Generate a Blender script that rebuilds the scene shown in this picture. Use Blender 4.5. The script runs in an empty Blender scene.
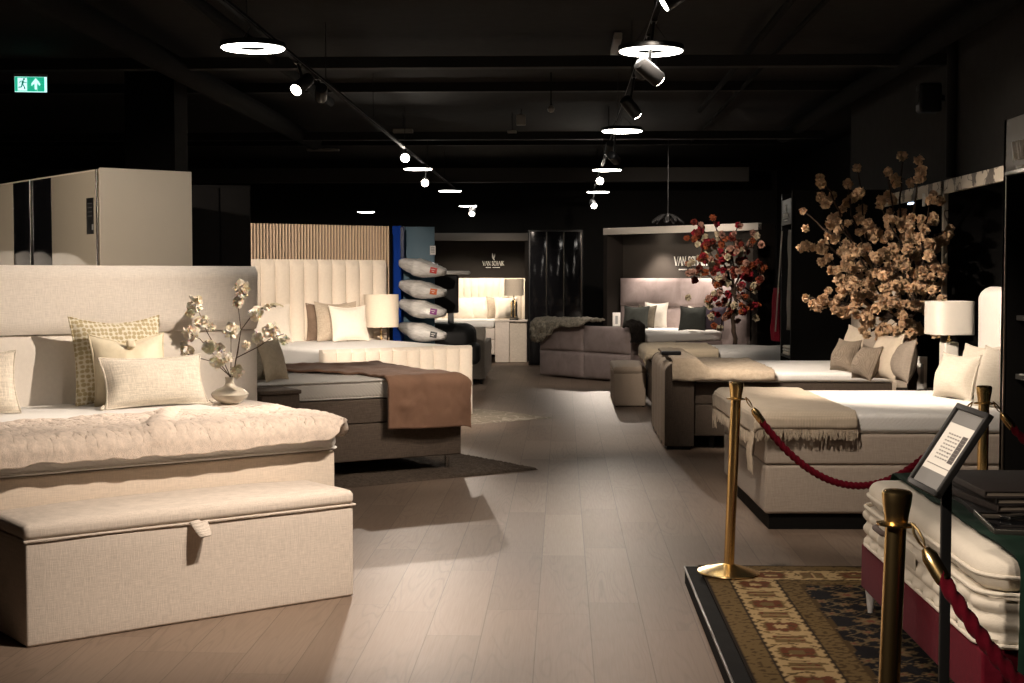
import bpy, bmesh, math, random
from mathutils import Vector, Matrix, Euler
from mathutils import noise as mn
random.seed(7)
C = bpy.context.scene.collection
SC = bpy.context.scene
PI = math.pi
# ------------------------------------------------------------------ camera
F = 1422.0; H = 1.57
YAW = math.atan((563-512)/F); PIT = math.atan((341.5-276)/F)
def ray(px, py):
    x = (px-512)/F; y = -(py-341.5)/F
    d = (x, math.cos(PIT)+y*math.sin(PIT), -math.sin(PIT)+y*math.cos(PIT))
    c, s = math.cos(YAW), math.sin(YAW)
    return (c*d[0]-s*d[1], s*d[0]+c*d[1], d[2])
def onz(px, py, z):
    d = ray(px, py); t = (z-H)/d[2]
    return Vector((d[0]*t, d[1]*t, z))
def at(px, py, Y):
    d = ray(px, py); t = Y/d[1]
    return Vector((d[0]*t, Y, H+d[2]*t))
cam = bpy.data.cameras.new('camera'); cam.sensor_width = 36; cam.lens = F/1024*36
cam.clip_end = 100
co = bpy.data.objects.new('camera', cam); C.objects.link(co)
co.location = (0, 0, H); co.rotation_euler = (PI/2-PIT, 0, YAW)
SC.camera = co

# ------------------------------------------------------------------ materials
_mats = {}
class N:
    def __init__(s, m): s.nt = m.node_tree; s.L = s.nt.links
    def n(s, t, **k):
        o = s.nt.nodes.new(t)
        for a, v in k.items():
            if a.startswith('i_'):
                key = a[2:]
                key = int(key) if key.isdigit() else key.replace('_', ' ')
                v_ = v
                if isinstance(v_, bpy.types.NodeSocket): s.L.new(v_, o.inputs[key])
                else: o.inputs[key].default_value = v_
            else: setattr(o, a, v)
        return o
    def math(s, op, a, b=None, c=None, clamp=False):
        o = s.n('ShaderNodeMath', operation=op, use_clamp=clamp)
        for i, v in enumerate((a, b, c)):
            if v is None: continue
            if isinstance(v, bpy.types.NodeSocket): s.L.new(v, o.inputs[i])
            else: o.inputs[i].default_value = v
        return o.outputs[0]
    def mix(s, f, a, b, blend='MIX'):
        o = s.n('ShaderNodeMix', data_type='RGBA', blend_type=blend)
        for i, v in ((0, f), (6, a), (7, b)):
            if isinstance(v, bpy.types.NodeSocket): s.L.new(v, o.inputs[i])
            elif i == 0: o.inputs[0].default_value = v
            else: o.inputs[i].default_value = (*v[:3], 1)
        return o.outputs[2]
    def noise(s, vec, scale, detail=3, rough=.5, dist=0):
        o = s.n('ShaderNodeTexNoise', i_Scale=scale, i_Detail=detail, i_Roughness=rough, i_Distortion=dist)
        if vec is not None: s.L.new(vec, o.inputs['Vector'])
        return o.outputs['Fac']
    def mapping(s, vec, sc=(1, 1, 1), rot=(0, 0, 0)):
        o = s.n('ShaderNodeMapping'); s.L.new(vec, o.inputs[0])
        o.inputs['Scale'].default_value = sc; o.inputs['Rotation'].default_value = rot
        return o.outputs[0]
    def ramp(s, f, stops):
        o = s.n('ShaderNodeValToRGB'); s.L.new(f, o.inputs[0]); e = o.color_ramp.elements
        while len(e) < len(stops): e.new(.5)
        for el, (p, c) in zip(e, stops): el.position = p; el.color = (*c[:3], 1)
        return o.outputs[0]
    def obj(s): return s.n('ShaderNodeTexCoord').outputs['Object']
    def bump(s, h, strength, dist=.01):
        return s.n('ShaderNodeBump', i_Height=h, i_Strength=strength, i_Distance=dist).outputs[0]
def mat(name, col=(.5, .5, .5), rough=.6, metal=0, spec=.5, sheen=0, coat=0, emit=None, es=0):
    m = bpy.data.materials.new(name); m.use_nodes = True
    b = m.node_tree.nodes['Principled BSDF']
    b.inputs['Base Color'].default_value = (*col, 1); b.inputs['Roughness'].default_value = rough
    b.inputs['Metallic'].default_value = metal; b.inputs['Specular IOR Level'].default_value = spec
    b.inputs['Sheen Weight'].default_value = sheen; b.inputs['Coat Weight'].default_value = coat
    if emit: b.inputs['Emission Color'].default_value = (*emit, 1); b.inputs['Emission Strength'].default_value = es
    return m, N(m), b
def plain(name, col, rough=.5, **k):
    if max(col) < .02 and 'spec' not in k and 'coat' not in k: k['spec'] = .2
    """a hard surface with faint smudges in colour and gloss"""
    if name in _mats: return _mats[name]
    m, g, b = mat(name, col, rough, **k)
    f = g.noise(g.obj(), 9, 4)
    g.L.new(g.mix(g.math('MULTIPLY', f, .25), col, tuple(c*.82 for c in col)), b.inputs['Base Color'])
    g.L.new(g.math('MULTIPLY_ADD', f, .12, max(0.02, rough-.06)), b.inputs['Roughness'])
    _mats[name] = m; return m
def fabric(name, col, kind='linen', bump=.35, var=.16, sc=1.0, sheen=.15, rough=.9):
    if name in _mats: return _mats[name]
    sheen = min(sheen, .35)*.5*min(1, max(col)*1.6)
    m, g, b = mat(name, col, rough, sheen=sheen, spec=.05+.2*max(col))
    o = g.obj(); dark = tuple(c*(1-var*1.6) for c in col); light = tuple(min(1, c*(1+var*.7)) for c in col)
    if kind == 'linen':
        a1 = g.noise(g.mapping(o, (18*sc, 18*sc, 260*sc)), 1, 2)
        a2 = g.noise(g.mapping(o, (240*sc, 240*sc, 22*sc)), 1, 2)
        f = g.math('MULTIPLY', g.math('ADD', a1, a2), .5)
        f2 = g.math('MULTIPLY_ADD', f, 3.2, -1.1, clamp=True)
        h = f
    elif kind == 'velvet':
        f2 = g.math('MULTIPLY_ADD', g.noise(o, 4*sc, 5, .6, .6), 2.4, -.7, clamp=True)
        h = g.noise(o, 300*sc, 2)
    elif kind == 'fur':
        f2 = g.math('MULTIPLY_ADD', g.noise(o, 28*sc, 6, .7, .4), 2.6, -.8, clamp=True)
        h = g.noise(g.mapping(o, (1, 1, .5)), 190*sc, 4, .7, 1.2)
    elif kind == 'quilt':
        w1 = g.n('ShaderNodeTexWave', wave_type='BANDS', bands_direction='DIAGONAL', i_Scale=22*sc, i_Distortion=1.5)
        g.L.new(o, w1.inputs['Vector'])
        f2 = g.math('MULTIPLY_ADD', g.noise(o, 60*sc, 3), .6, .1, clamp=True)
        h = g.math('ADD', w1.outputs['Fac'], g.noise(o, 150*sc, 2))
    elif kind == 'knit':
        w1 = g.n('ShaderNodeTexWave', wave_type='BANDS', bands_direction='X', i_Scale=26*sc, i_Distortion=.6)
        w2 = g.n('ShaderNodeTexWave', wave_type='BANDS', bands_direction='Y', i_Scale=30*sc, i_Distortion=.8)
        g.L.new(o, w1.inputs['Vector']); g.L.new(o, w2.inputs['Vector'])
        h = g.math('MULTIPLY', w1.outputs['Fac'], w2.outputs['Fac'])
        f2 = g.math('MULTIPLY_ADD', h, .8, g.math('MULTIPLY_ADD', g.noise(o, 12, 3), .5, -.1), clamp=True)
    else:
        f2 = g.noise(o, 40*sc, 3); h = g.noise(o, 260*sc, 2)
    g.L.new(g.mix(f2, dark, light), b.inputs['Base Color'])
    g.L.new(g.bump(h, bump, .004 if kind != 'fur' else .012), b.inputs['Normal'])
    _mats[name] = m; return m
def emitter(name, col, st):
    if name in _mats: return _mats[name]
    m, g, b = mat(name, (.8, .8, .8), .5, emit=col, es=st)
    _mats[name] = m; return m

# floor: long planks along the aisle
def floor_mat():
    m, g, b = mat('oak_planks', (.3, .25, .2), .5, spec=.13)
    s = g.n('ShaderNodeSeparateXYZ'); g.L.new(g.obj(), s.inputs[0]); x, y = s.outputs[0], s.outputs[1]
    PW, PL = .24, 1.38
    xr = g.math('DIVIDE', g.math('ADD', x, .115), PW); row = g.math('FLOOR', xr)
    wn = g.n('ShaderNodeTexWhiteNoise', noise_dimensions='1D'); g.L.new(row, wn.inputs['W'])
    yr = g.math('ADD', g.math('DIVIDE', y, PL), g.math('MULTIPLY', wn.outputs[0], 7.3)); colm = g.math('FLOOR', yr)
    cx = g.n('ShaderNodeCombineXYZ'); g.L.new(row, cx.inputs[0]); g.L.new(colm, cx.inputs[1])
    w2 = g.n('ShaderNodeTexWhiteNoise', noise_dimensions='2D'); g.L.new(cx.outputs[0], w2.inputs['Vector'])
    pid = w2.outputs[0]
    v = g.n('ShaderNodeCombineXYZ')
    g.L.new(g.math('MULTIPLY', x, 7.5), v.inputs[0]); g.L.new(g.math('MULTIPLY', y, .85), v.inputs[1]); g.L.new(g.math('MULTIPLY', pid, 53), v.inputs[2])
    rings = g.math('SINE', g.math('MULTIPLY', g.noise(v.outputs[0], 1.0, 1.2, .4), 75))
    v2 = g.n('ShaderNodeCombineXYZ')
    g.L.new(g.math('MULTIPLY', x, 160), v2.inputs[0]); g.L.new(g.math('MULTIPLY', y, 5), v2.inputs[1]); g.L.new(pid, v2.inputs[2])
    fine = g.noise(v2.outputs[0], 1, 3)
    ring = g.math('POWER', g.math('MULTIPLY_ADD', rings, .5, .5), 6)
    gm = g.math('MULTIPLY', ring, g.math('MULTIPLY_ADD', g.noise(v.outputs[0], .6, 2), 1.6, -.55, clamp=True))
    base = g.ramp(pid, [(0, (.168, .120, .088)), (.5, (.196, .142, .105)), (1, (.224, .165, .123))])
    c1 = g.mix(g.math('MULTIPLY', fine, .38), base, (.17, .128, .098))
    c2 = g.mix(g.math('MULTIPLY', gm, .8), c1, (.115, .082, .06))
    fx = g.math('FRACT', xr); fy = g.math('FRACT', yr)
    ex = g.math('LESS_THAN', g.math('MINIMUM', fx, g.math('SUBTRACT', 1, fx)), .0085)
    ey = g.math('LESS_THAN', g.math('MINIMUM', fy, g.math('SUBTRACT', 1, fy)), .0016)
    seam = g.math('MAXIMUM', ex, g.math('MULTIPLY', ey, .75))
    g.L.new(g.mix(g.math('MULTIPLY', seam, .62), c2, (.07, .052, .04)), b.inputs['Base Color'])
    g.L.new(g.math('MULTIPLY_ADD', fine, .16, .42), b.inputs['Roughness'])
    hh = g.math('SUBTRACT', g.math('MULTIPLY', fine, .15), seam)
    g.L.new(g.bump(hh, .10, .002), b.inputs['Normal'])
    return m

# ------------------------------------------------------------------ mesh builder
class MB:
    def __init__(s): s.v = []; s.f = []; s.mi = []; s.M = Matrix.Identity(4); s.m = 0
    def xf(s, loc=(0, 0, 0), rot=(0, 0, 0)):
        s.M = Matrix.Translation(loc) @ Euler(rot).to_matrix().to_4x4(); return s
    def add(s, vs, fs):
        o = len(s.v)
        s.v += [tuple(s.M @ Vector(p)) for p in vs]
        s.f += [tuple(i+o for i in f) for f in fs]; s.mi += [s.m]*len(fs)
    def box(s, c, sz, r=0.0, n=2, disp=None, sub=None):
        """rounded box, optionally subdivided and displaced by disp(pos, normal)"""
        h = [a/2 for a in sz]
        r = min(r, min(h)*.98)
        ax = []
        for i in range(3):
            k = (sub[i] if sub else 1)
            a = h[i]-r
            ins = [-a+2*a*j/k for j in range(k+1)]
            if r > 1e-6:
                ed = [math.tan(PI/4*j/n)*r for j in range(1, n+1)]
                ins = [-a-e for e in reversed(ed)]+ins+[a+e for e in ed]
            ax.append(ins)
        cnt = [len(a)-1 for a in ax]; idx = {}; vs = []; fs = []
        def V(i, j, k):
            if (i, j, k) in idx: return idx[(i, j, k)]
            p = Vector((ax[0][i], ax[1][j], ax[2][k]))
            inn = Vector([max(-(h[q]-r), min(h[q]-r, p[q])) for q in range(3)])
            d = p-inn
            if r > 1e-6 and d.length > 1e-9: nn = d.normalized(); p = inn+nn*r
            else: nn = Vector([(1 if (i, j, k)[q] == cnt[q] else -1 if (i, j, k)[q] == 0 else 0) for q in range(3)]).normalized()
            if disp: p = p+nn*disp(p, nn)
            idx[(i, j, k)] = len(vs); vs.append(p+Vector(c)); return idx[(i, j, k)]
        for j in range(cnt[1]):
            for k in range(cnt[2]):
                fs.append((V(0, j, k), V(0, j, k+1), V(0, j+1, k+1), V(0, j+1, k)))
                q = cnt[0]; fs.append((V(q, j, k), V(q, j+1, k), V(q, j+1, k+1), V(q, j, k+1)))
        for i in range(cnt[0]):
            for k in range(cnt[2]):
                fs.append((V(i, 0, k), V(i+1, 0, k), V(i+1, 0, k+1), V(i, 0, k+1)))
                q = cnt[1]; fs.append((V(i, q, k), V(i, q, k+1), V(i+1, q, k+1), V(i+1, q, k)))
        for i in range(cnt[0]):
            for j in range(cnt[1]):
                fs.append((V(i, j, 0), V(i, j+1, 0), V(i+1, j+1, 0), V(i+1, j, 0)))
                q = cnt[2]; fs.append((V(i, j, q), V(i+1, j, q), V(i+1, j+1, q), V(i, j+1, q)))
        s.add(vs, fs); return s
    def grid(s, nx, ny, fn, closed=False):
        vs = [fn(i/nx, j/ny) for j in range(ny+1) for i in range(nx+1)]
        fs = [(j*(nx+1)+i, j*(nx+1)+i+1, (j+1)*(nx+1)+i+1, (j+1)*(nx+1)+i) for j in range(ny) for i in range(nx)]
        s.add(vs, fs); return s
    def slab(s, x0, x1, w, z0, z1, R, r, disp=None, step=.06, nz_=6, rings=10):
        """flat slab with rounded plan corners R and rounded edges r; disp(pos, normal, height share) swells it"""
        X0, X1, Y = x0, x1, w/2
        per = []
        for cx, cy, a0 in ((X1-R, Y-R, 0), (X0+R, Y-R, PI/2), (X0+R, -Y+R, PI), (X1-R, -Y+R, 3*PI/2)):
            for i in range(7):
                a = a0+PI/2*i/6; per.append((cx, cy, math.cos(a), math.sin(a)))
            nx_c, nx_a = [(X0+R, Y-R), (X0+R, -Y+R), (X1-R, -Y+R), (X1-R, Y-R)][int(a0/(PI/2)+.01)], a0+PI/2
            L = math.hypot(nx_c[0]-cx, nx_c[1]-cy); k = max(1, int(L/step))
            for i in range(1, k): per.append((lerp(cx, nx_c[0], i/k), lerp(cy, nx_c[1], i/k), math.cos(nx_a), math.sin(nx_a)))
        n = len(per); vs = []; fs = []
        prof = []
        for i in range(4): a = -PI/2+PI/2*i/4; prof.append((r*(1-math.cos(a)), z0+r+r*math.sin(a), math.cos(a), math.sin(a)))
        for i in range(nz_+1): prof.append((0, lerp(z0+r, z1-r, i/nz_), 1, 0))
        for i in range(1, 5): a = PI/2*i/4; prof.append((r*(1-math.cos(a)), z1-r+r*math.sin(a), math.cos(a), math.sin(a)))
        mx, my = (X0+X1)/2, 0
        for (ins, z, cn, sn) in prof:
            for (cx, cy, nx, ny) in per:
                p = Vector((cx+nx*(R-ins), cy+ny*(R-ins), z)); nn = Vector((nx*cn, ny*cn, sn))
                if disp: p += nn*disp(p, nn)
                vs.append(p)
        for k in range(1, rings+1):
            f = 1-k/rings*.98
            for (cx, cy, nx, ny) in per:
                p = Vector((mx+(cx+nx*(R-r)-mx)*f, my+(cy+ny*(R-r)-my)*f, z1)); nn = Vector((0, 0, 1))
                if disp: p += nn*disp(p, nn)
                vs.append(p)
        m = len(prof)+rings
        for j in range(m-1):
            for i in range(n): fs.append((j*n+i, j*n+(i+1) % n, (j+1)*n+(i+1) % n, (j+1)*n+i))
        fs.append(tuple(reversed(range(n)))); fs.append(tuple((m-1)*n+i for i in range(n)))
        s.add(vs, fs); return s
    def lathe(s, prof, n=32, cap=True, power=None):
        vs = []; fs = []
        for (r, z) in prof:
            for i in range(n):
                a = 2*PI*i/n; k = 1
                if power: k = (abs(math.cos(a))**power+abs(math.sin(a))**power)**(-1/power)
                vs.append((r*k*math.cos(a), r*k*math.sin(a), z))
        for j in range(len(prof)-1):
            for i in range(n):
                fs.append((j*n+i, j*n+(i+1) % n, (j+1)*n+(i+1) % n, (j+1)*n+i))
        if cap:
            fs.append(tuple(reversed(range(n)))); fs.append(tuple((len(prof)-1)*n+i for i in range(n)))
        s.add(vs, fs); return s
    def tube(s, pts, r, n=8, twist=None):
        pts = [Vector(p) for p in pts]; rs = r if isinstance(r, (list, tuple)) else [r]*len(pts)
        vs = []; fs = []; up = None
        for i, p in enumerate(pts):
            t = (pts[min(i+1, len(pts)-1)]-pts[max(i-1, 0)]).normalized()
            if up is None: up = t.orthogonal().normalized()
            up = (up-t*up.dot(t)).normalized(); sd = t.cross(up)
            for k in range(n):
                a = 2*PI*k/n; rr = rs[i]
                if twist: rr *= 1+twist[1]*math.cos(twist[2]*(a-twist[0]*i))
                vs.append(p+(up*math.cos(a)+sd*math.sin(a))*rr)
        for i in range(len(pts)-1):
            for k in range(n):
                fs.append((i*n+k, i*n+(k+1) % n, (i+1)*n+(k+1) % n, (i+1)*n+k))
        fs.append(tuple(reversed(range(n)))); fs.append(tuple((len(pts)-1)*n+k for k in range(n)))
        s.add(vs, fs); return s
    def prism(s, poly, y0, y1):
        """polygon in the xz plane extruded from y0 to y1"""
        n = len(poly); vs = [(p[0], y0, p[1]) for p in poly]+[(p[0], y1, p[1]) for p in poly]
        fs = [tuple(range(n)), tuple(reversed(range(n, 2*n)))]+[(i, i+n, (i+1) % n+n, (i+1) % n) for i in range(n)]
        s.add(vs, fs); return s
    def relief(s, W, Hh, T, depth, nx, nz, z0=0):
        """panel facing -y: back at y=0, front at y=-(T+depth(u,v)); x centred"""
        P = lambda i, j: ((i/nx-.5)*W, z0+j/nz*Hh)
        vs = []; fs = []
        for j in range(nz+1):
            for i in range(nx+1):
                x, z = P(i, j); vs.append((x, -(T+depth(i/nx, j/nz)), z))
        o = len(vs)
        for j in range(nz+1):
            for i in range(nx+1):
                x, z = P(i, j); vs.append((x, 0, z))
        g = lambda i, j: j*(nx+1)+i
        for j in range(nz):
            for i in range(nx):
                fs.append((g(i, j), g(i+1, j), g(i+1, j+1), g(i, j+1)))
        fs.append((o+g(0, 0), o+g(0, nz), o+g(nx, nz), o+g(nx, 0)))
        for i in range(nx):
            fs.append((g(i+1, 0), g(i, 0), o+g(i, 0), o+g(i+1, 0)))
            fs.append((g(i, nz), g(i+1, nz), o+g(i+1, nz), o+g(i, nz)))
        for j in range(nz):
            fs.append((g(0, j), g(0, j+1), o+g(0, j+1), o+g(0, j)))
            fs.append((g(nx, j+1), g(nx, j), o+g(nx, j), o+g(nx, j+1)))
        s.add(vs, fs); return s
    def build(s, name, mats, parent=None, loc=None, rot=None, smooth=True, angle=40):
        me = bpy.data.meshes.new(name)
        me.from_pydata(s.v, [], s.f)
        for m in (mats if isinstance(mats, (list, tuple)) else [mats]): me.materials.append(m)
        me.polygons.foreach_set('material_index', s.mi)
        if smooth:
            me.polygons.foreach_set('use_smooth', [True]*len(me.polygons))
            me.set_sharp_from_angle(angle=math.radians(angle))
        me.update()
        o = bpy.data.objects.new(name, me); C.objects.link(o)
        if parent: o.parent = parent
        if loc is not None: o.location = loc
        if rot is not None: o.rotation_euler = rot
        return o
def tag(o, label, cat, group=None, kind=None):
    if label: o['label'] = label
    if cat: o['category'] = cat
    if group: o['group'] = group
    if kind: o['kind'] = kind
    return o
def thing(name, label, cat, loc=(0, 0, 0), rz=0, group=None, rot=None):
    o = bpy.data.objects.new(name, None); C.objects.link(o); o.empty_display_size = .1
    o.location = loc; o.rotation_euler = rot if rot else (0, 0, rz)
    return tag(o, label, cat, group)
def struct(o): o['kind'] = 'structure'; return o
def bx(name, c, sz, m, parent=None, r=0, n=2, **k):
    return MB().box(c, sz, r, n).build(name, m, parent, **k)
def solid(o, t, off=1, sub=0):
    md = o.modifiers.new('solid', 'SOLIDIFY'); md.thickness = t; md.offset = off
    if sub:
        q = o.modifiers.new('soft', 'SUBSURF'); q.levels = sub; q.render_levels = sub
    return o
def nz(x, y, z=0, s=1): return mn.noise(Vector((x*s, y*s, z*s)))
def fbm(x, y, z, s, oc=3): return mn.fractal(Vector((x*s, y*s, z*s)), 1, 2.0, oc)
def lerp(a, b, t): return a+(b-a)*t

# colours of the place
BLACK = plain('black_paint', (.012, .011, .010), .75)
BLACKG = plain('black_gloss_glass', (.006, .006, .007), .07, spec=.3)
BLACKM = plain('black_powder_metal', (.012, .012, .012), .4)
BRASS = mat('polished_brass', (.92, .65, .29), .27, metal=1)[0]
CHROME = plain('brushed_steel', (.55, .54, .52), .25, metal=1)
WHITE = fabric('mattress_white', (.78, .76, .72), 'quilt', .25, .05)
CREAM = fabric('cream_boucle', (.72, .64, .56), 'linen', .35, .10)
# ------------------------------------------------------------------ room shell
CEIL = 3.70
CEILM = plain('ceiling_brown_black', (.0085, .007, .0055), .9, spec=.2)
WALLM = plain('wall_charcoal', (.017, .0155, .0135), .85, spec=.2)
struct(MB().box((-2.8, 13, -.05), (14.8, 34, .1)).build('floor', floor_mat(), smooth=False))
struct(MB().box((-2.8, 13, CEIL+.05), (14.8, 34, .1)).build('ceiling', CEILM, smooth=False))
struct(bx('wall_right', (4.4, 13, CEIL/2), (.2, 34, CEIL), BLACK))
struct(bx('wall_left', (-10, 13, CEIL/2), (.2, 34, CEIL), BLACK))
struct(bx('wall_back', (-2.8, 29, CEIL/2), (14.4, .2, CEIL), BLACK))
struct(bx('wall_front', (-2.8, -3.9, CEIL/2), (14.4, .2, CEIL), BLACK))
# dropped wall above the niches on the right
struct(bx('wall_right_upper', (3.86, 8.95, (2.43+CEIL)/2), (.88, 16.4, CEIL-2.43), WALLM))
# ceiling beams crossing the aisle and services running along it
def beam(y, z0, z1, w, m=BLACK, x0=-9.8, x1=3.4, name='ceiling_beam', tn=[0]):
    tn[0] += 1
    return struct(bx('trim_%d' % tn[0], ((x0+x1)/2, y, (z0+z1)/2), (x1-x0, w, z1-z0), m))
beam(12.9, 3.44, 3.54, .14)
beam(18.8, 3.36, 3.46, .16)
GREYB = plain('lit_grey_beam', (.06, .055, .048), .8)  # lighter than the other beams: the light falling there put into the colour
beam(26.4, 3.30, 3.56, .3, GREYB)
beam(9.2, 3.60, 3.70, .12); beam(15.8, 3.60, 3.70, .12); beam(22, 3.58, 3.70, .12)
for x, y0, y1, z, r in ((1.66, 6, 17.5, 3.58, .03), (1.95, 6, 22, 3.62, .022), (-2.62, 5, 16, 3.52, .05), (-3.5, 8, 20, 3.45, .11), (3.05, 8, 20, 3.5, .09)):
    o = MB().tube([(x, y0+(y1-y0)*i/8, z) for i in range(9)], r, 10).build('ceiling_pipe', plain('dark_pipe', (.004, .0036, .003), .95, spec=.1))
    tag(o, None, 'pipe')
    o['label'] = {1.66: 'thin dark conduit nearest the right-hand light track under ceiling', 1.95: 'thinner dark conduit running beside the bigger one under ceiling', -2.62: 'dark pipe running just outside the left light track',
                  -3.5: 'thick dark duct above the big white wardrobe', 3.05: 'dark duct under ceiling next to the right wall'}[x]
# square column behind the wardrobe
struct(bx('trim_column', ((at(125, 75, 14.2).x+at(176, 75, 14.2).x)/2, 14.4, CEIL/2), (.5, .5, CEIL), plain('column_dark', (.006, .0055, .005), .9, spec=.1)))

# ------------------------------------------------------------------ lights
RING_E = emitter('ring_diffuser_glow', (1, .93, .84), 24)
LENS_E = emitter('spot_lens_glow', (1, .9, .76), 28)
STAR_E = emitter('spot_lens_glaring', (1, .9, .76), 160)
RZ = 3.19
def track(x, y0, y1, label):
    t = thing('light_track', label, 'light track', (x, (y0+y1)/2, RZ))
    MB().box((0, 0, 0), (.036, y1-y0, .034), .004).build('rail', plain('rail_black', (.005, .005, .005), .8, spec=.1), t)
    for y in range(int(y0)+1, int(y1), 3):
        MB().tube([(0, y-(y0+y1)/2, .01), (0, y-(y0+y1)/2, CEIL-RZ)], .004, 6).build('hanger', BLACKM, t)
    st = MB()
    st.box((-.0185, 0, -.006), (.003, y1-y0, .006)); st.box((.0185, 0, -.006), (.003, y1-y0, .006))
    st.build('edge_strip', plain('track_edge', (.10, .09, .08), .4, metal=1), t)
track(-2.0, 5, 28, 'long black light track hanging on the left of the aisle')
track(.57, 5, 28, 'long black light track hanging on the right of the aisle')
RINGS = []
def ring(px, py, wpx, label, Y=None):
    sc_ = 1 if Y is None else Y*wpx/F/.42
    Y = Y or .42*F/wpx; p = at(px, py, Y)
    t = thing('ring_pendant_light', label, 'ceiling light', p, group='ring shaped ceiling lights'); t.scale = (sc_, sc_, 1)
    MB().lathe([(.085, .0), (.21, .0), (.21, .028), (.205, .034), (.09, .034), (.085, .028), (.085, 0)], 48, cap=False).build('housing', BLACKM, t)
    MB().lathe([(.098, -.003), (.102, -.008), (.196, -.008), (.202, -.003)], 48, cap=False).build('diffuser', RING_E, t)
    for a in range(3):
        q = a*2*PI/3+.4
        MB().tube([(.15*math.cos(q), .15*math.sin(q), .03), (.02*math.cos(q), .02*math.sin(q), RZ-p.z if RZ-p.z > .06 else .3)], .0022, 5).build('cable', BLACKM, t)
ring(253, 48, 65, 'first and largest ring light along the left light track')
ring(418, 169, 29, 'second ring light along the left track, under the glaring spotlight')
ring(450, 191, 23, 'third ring light along the left track', 24.5)
ring(468, 206, 18.5, 'farthest ring light along the left track', 27.6)
ring(366, 212, 18, 'lone ring light above the wooden slat panel', 26.8)
ring(651, 51, 65, 'first and largest ring light along the right light track')
ring(622, 131, 41, 'second ring light along the right track')
ring(607, 170, 30, 'third ring light along the right track, just above the glaring spotlight')
ring(598, 192, 23, 'farthest ring light along the right track')
def lamp(loc, tgt, W, size=50, blend=.5, col=(1, .845, .705), soft=.05):
    l = bpy.data.lights.new('spot_beam', 'SPOT'); l.energy = W; l.spot_size = math.radians(size); l.spot_blend = blend
    l.color = col; l.shadow_soft_size = soft
    o = bpy.data.objects.new('spot_beam', l); C.objects.link(o); o.location = loc
    o.rotation_euler = (Vector(tgt)-Vector(loc)).to_track_quat('-Z', 'Y').to_euler()
    return o
def spot(px, py, Y, tgt, label, W=0, size=50, blend=.5, glare=False, track_x=None, r=.05, col=(1, .845, .705), soft=.04):
    p = at(px, py, Y); d = (Vector(tgt)-p).normalized()
    t = thing('track_spotlight', label, 'spotlight', p, group='track spotlights')
    q = d.to_track_quat('-Z', 'Y').to_euler()
    MB().lathe([(r*.5, .19), (r*.92, .18), (r, .16), (r, .006), (r*.94, 0), (r*.86, .004)], 28).build('housing', BLACKM, t, rot=q)
    MB().lathe([(0.001, -.0045), (r*.84, -.0045), (r*.84, .003)], 28, cap=False).build('lens', STAR_E if glare else LENS_E, t, rot=q)
    xx = track_x if track_x is not None else p.x
    e = Vector((xx, p.y-d.y*.1, RZ-.012))-p
    m = -d*.10
    MB().tube([m, m*.6+e*.4+Vector((0, 0, .01)), e], .011, 8).build('bracket', BLACKM, t)
    MB().box(e+Vector((0, 0, 0)), (.035, .12, .03), .004).build('adapter', BLACKM, t)
    if W: lamp(p+d*.015, tgt, W, size, blend, col, soft)
KEY = 1.0
spot(296, 90, 10.65, (-3.5, 8.1, .9), 'bright spotlight just past the first left ring, tilted towards the cream bed', 150*KEY, 46, .7, track_x=-2.0)
spot(321, 98, 11.7, (-3.0, 16.9, 1.2), 'spotlight turned away, hanging as a dark box on the left track', 900*KEY, 40, .7, track_x=-2.0)
spot(405, 158, 18.0, (.1, 4.2, .5), 'glaring starry spotlight on the left track facing down the aisle', 420*KEY, 26, 1.0, glare=True, track_x=-2.0, r=.06)
spot(425, 183, 20.8, (-1.5, 12.3, .8), 'round spotlight facing forward below the second left ring', 480*KEY, 17, 1.0, track_x=-2.0, r=.06)
spot(472, 214, 27.5, (-1.8, 25.0, .8), 'tiny far spotlight at the end of the left track', 60*KEY, 60, .6, track_x=-2.0, r=.06)
spot(664, 4, 8.1, (-2.6, 8.0, .95), 'spotlight at the top edge above the first right ring', 580*KEY, 50, .8, track_x=.57)
spot(659, 80, 9.1, (2.65, 10.4, 1.2), 'bright spotlight right under the first right ring', 640*KEY, 64, .8, track_x=.57, r=.052)
spot(641, 74, 9.7, (-1.6, 15.6, .5), 'dark spotlight turned away under the first right ring', 1500*KEY, 26, .7, track_x=.57)
spot(637, 115, 11.6, (2.4, 13.0, .8), 'tilted spotlight seen edge-on before the second right ring', 330*KEY, 50, .7, track_x=.57)
spot(617, 161, 15.5, (2.2, 19.2, 1.6), 'small tilted spotlight between the second and third right rings', 360*KEY, 36, .7, track_x=.57)
spot(609, 152, 16.4, (.2, 21.4, .4), 'added small spotlight turned away behind the second right ring', 190*KEY, 32, .7, track_x=.57)  # fixture added to light the mauve footboard
spot(600, 181, 21.5, (.75, 4.0, .6), 'glaring starry spotlight on the right track facing down the aisle', 480*KEY, 22, 1.0, glare=True, track_x=.57, r=.06)
spot(594, 206, 26.0, (1.3, 22.4, .9), 'tiny far spotlight at the end of the right track', 700*KEY, 42, 1.0, track_x=.57, r=.06)
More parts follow.
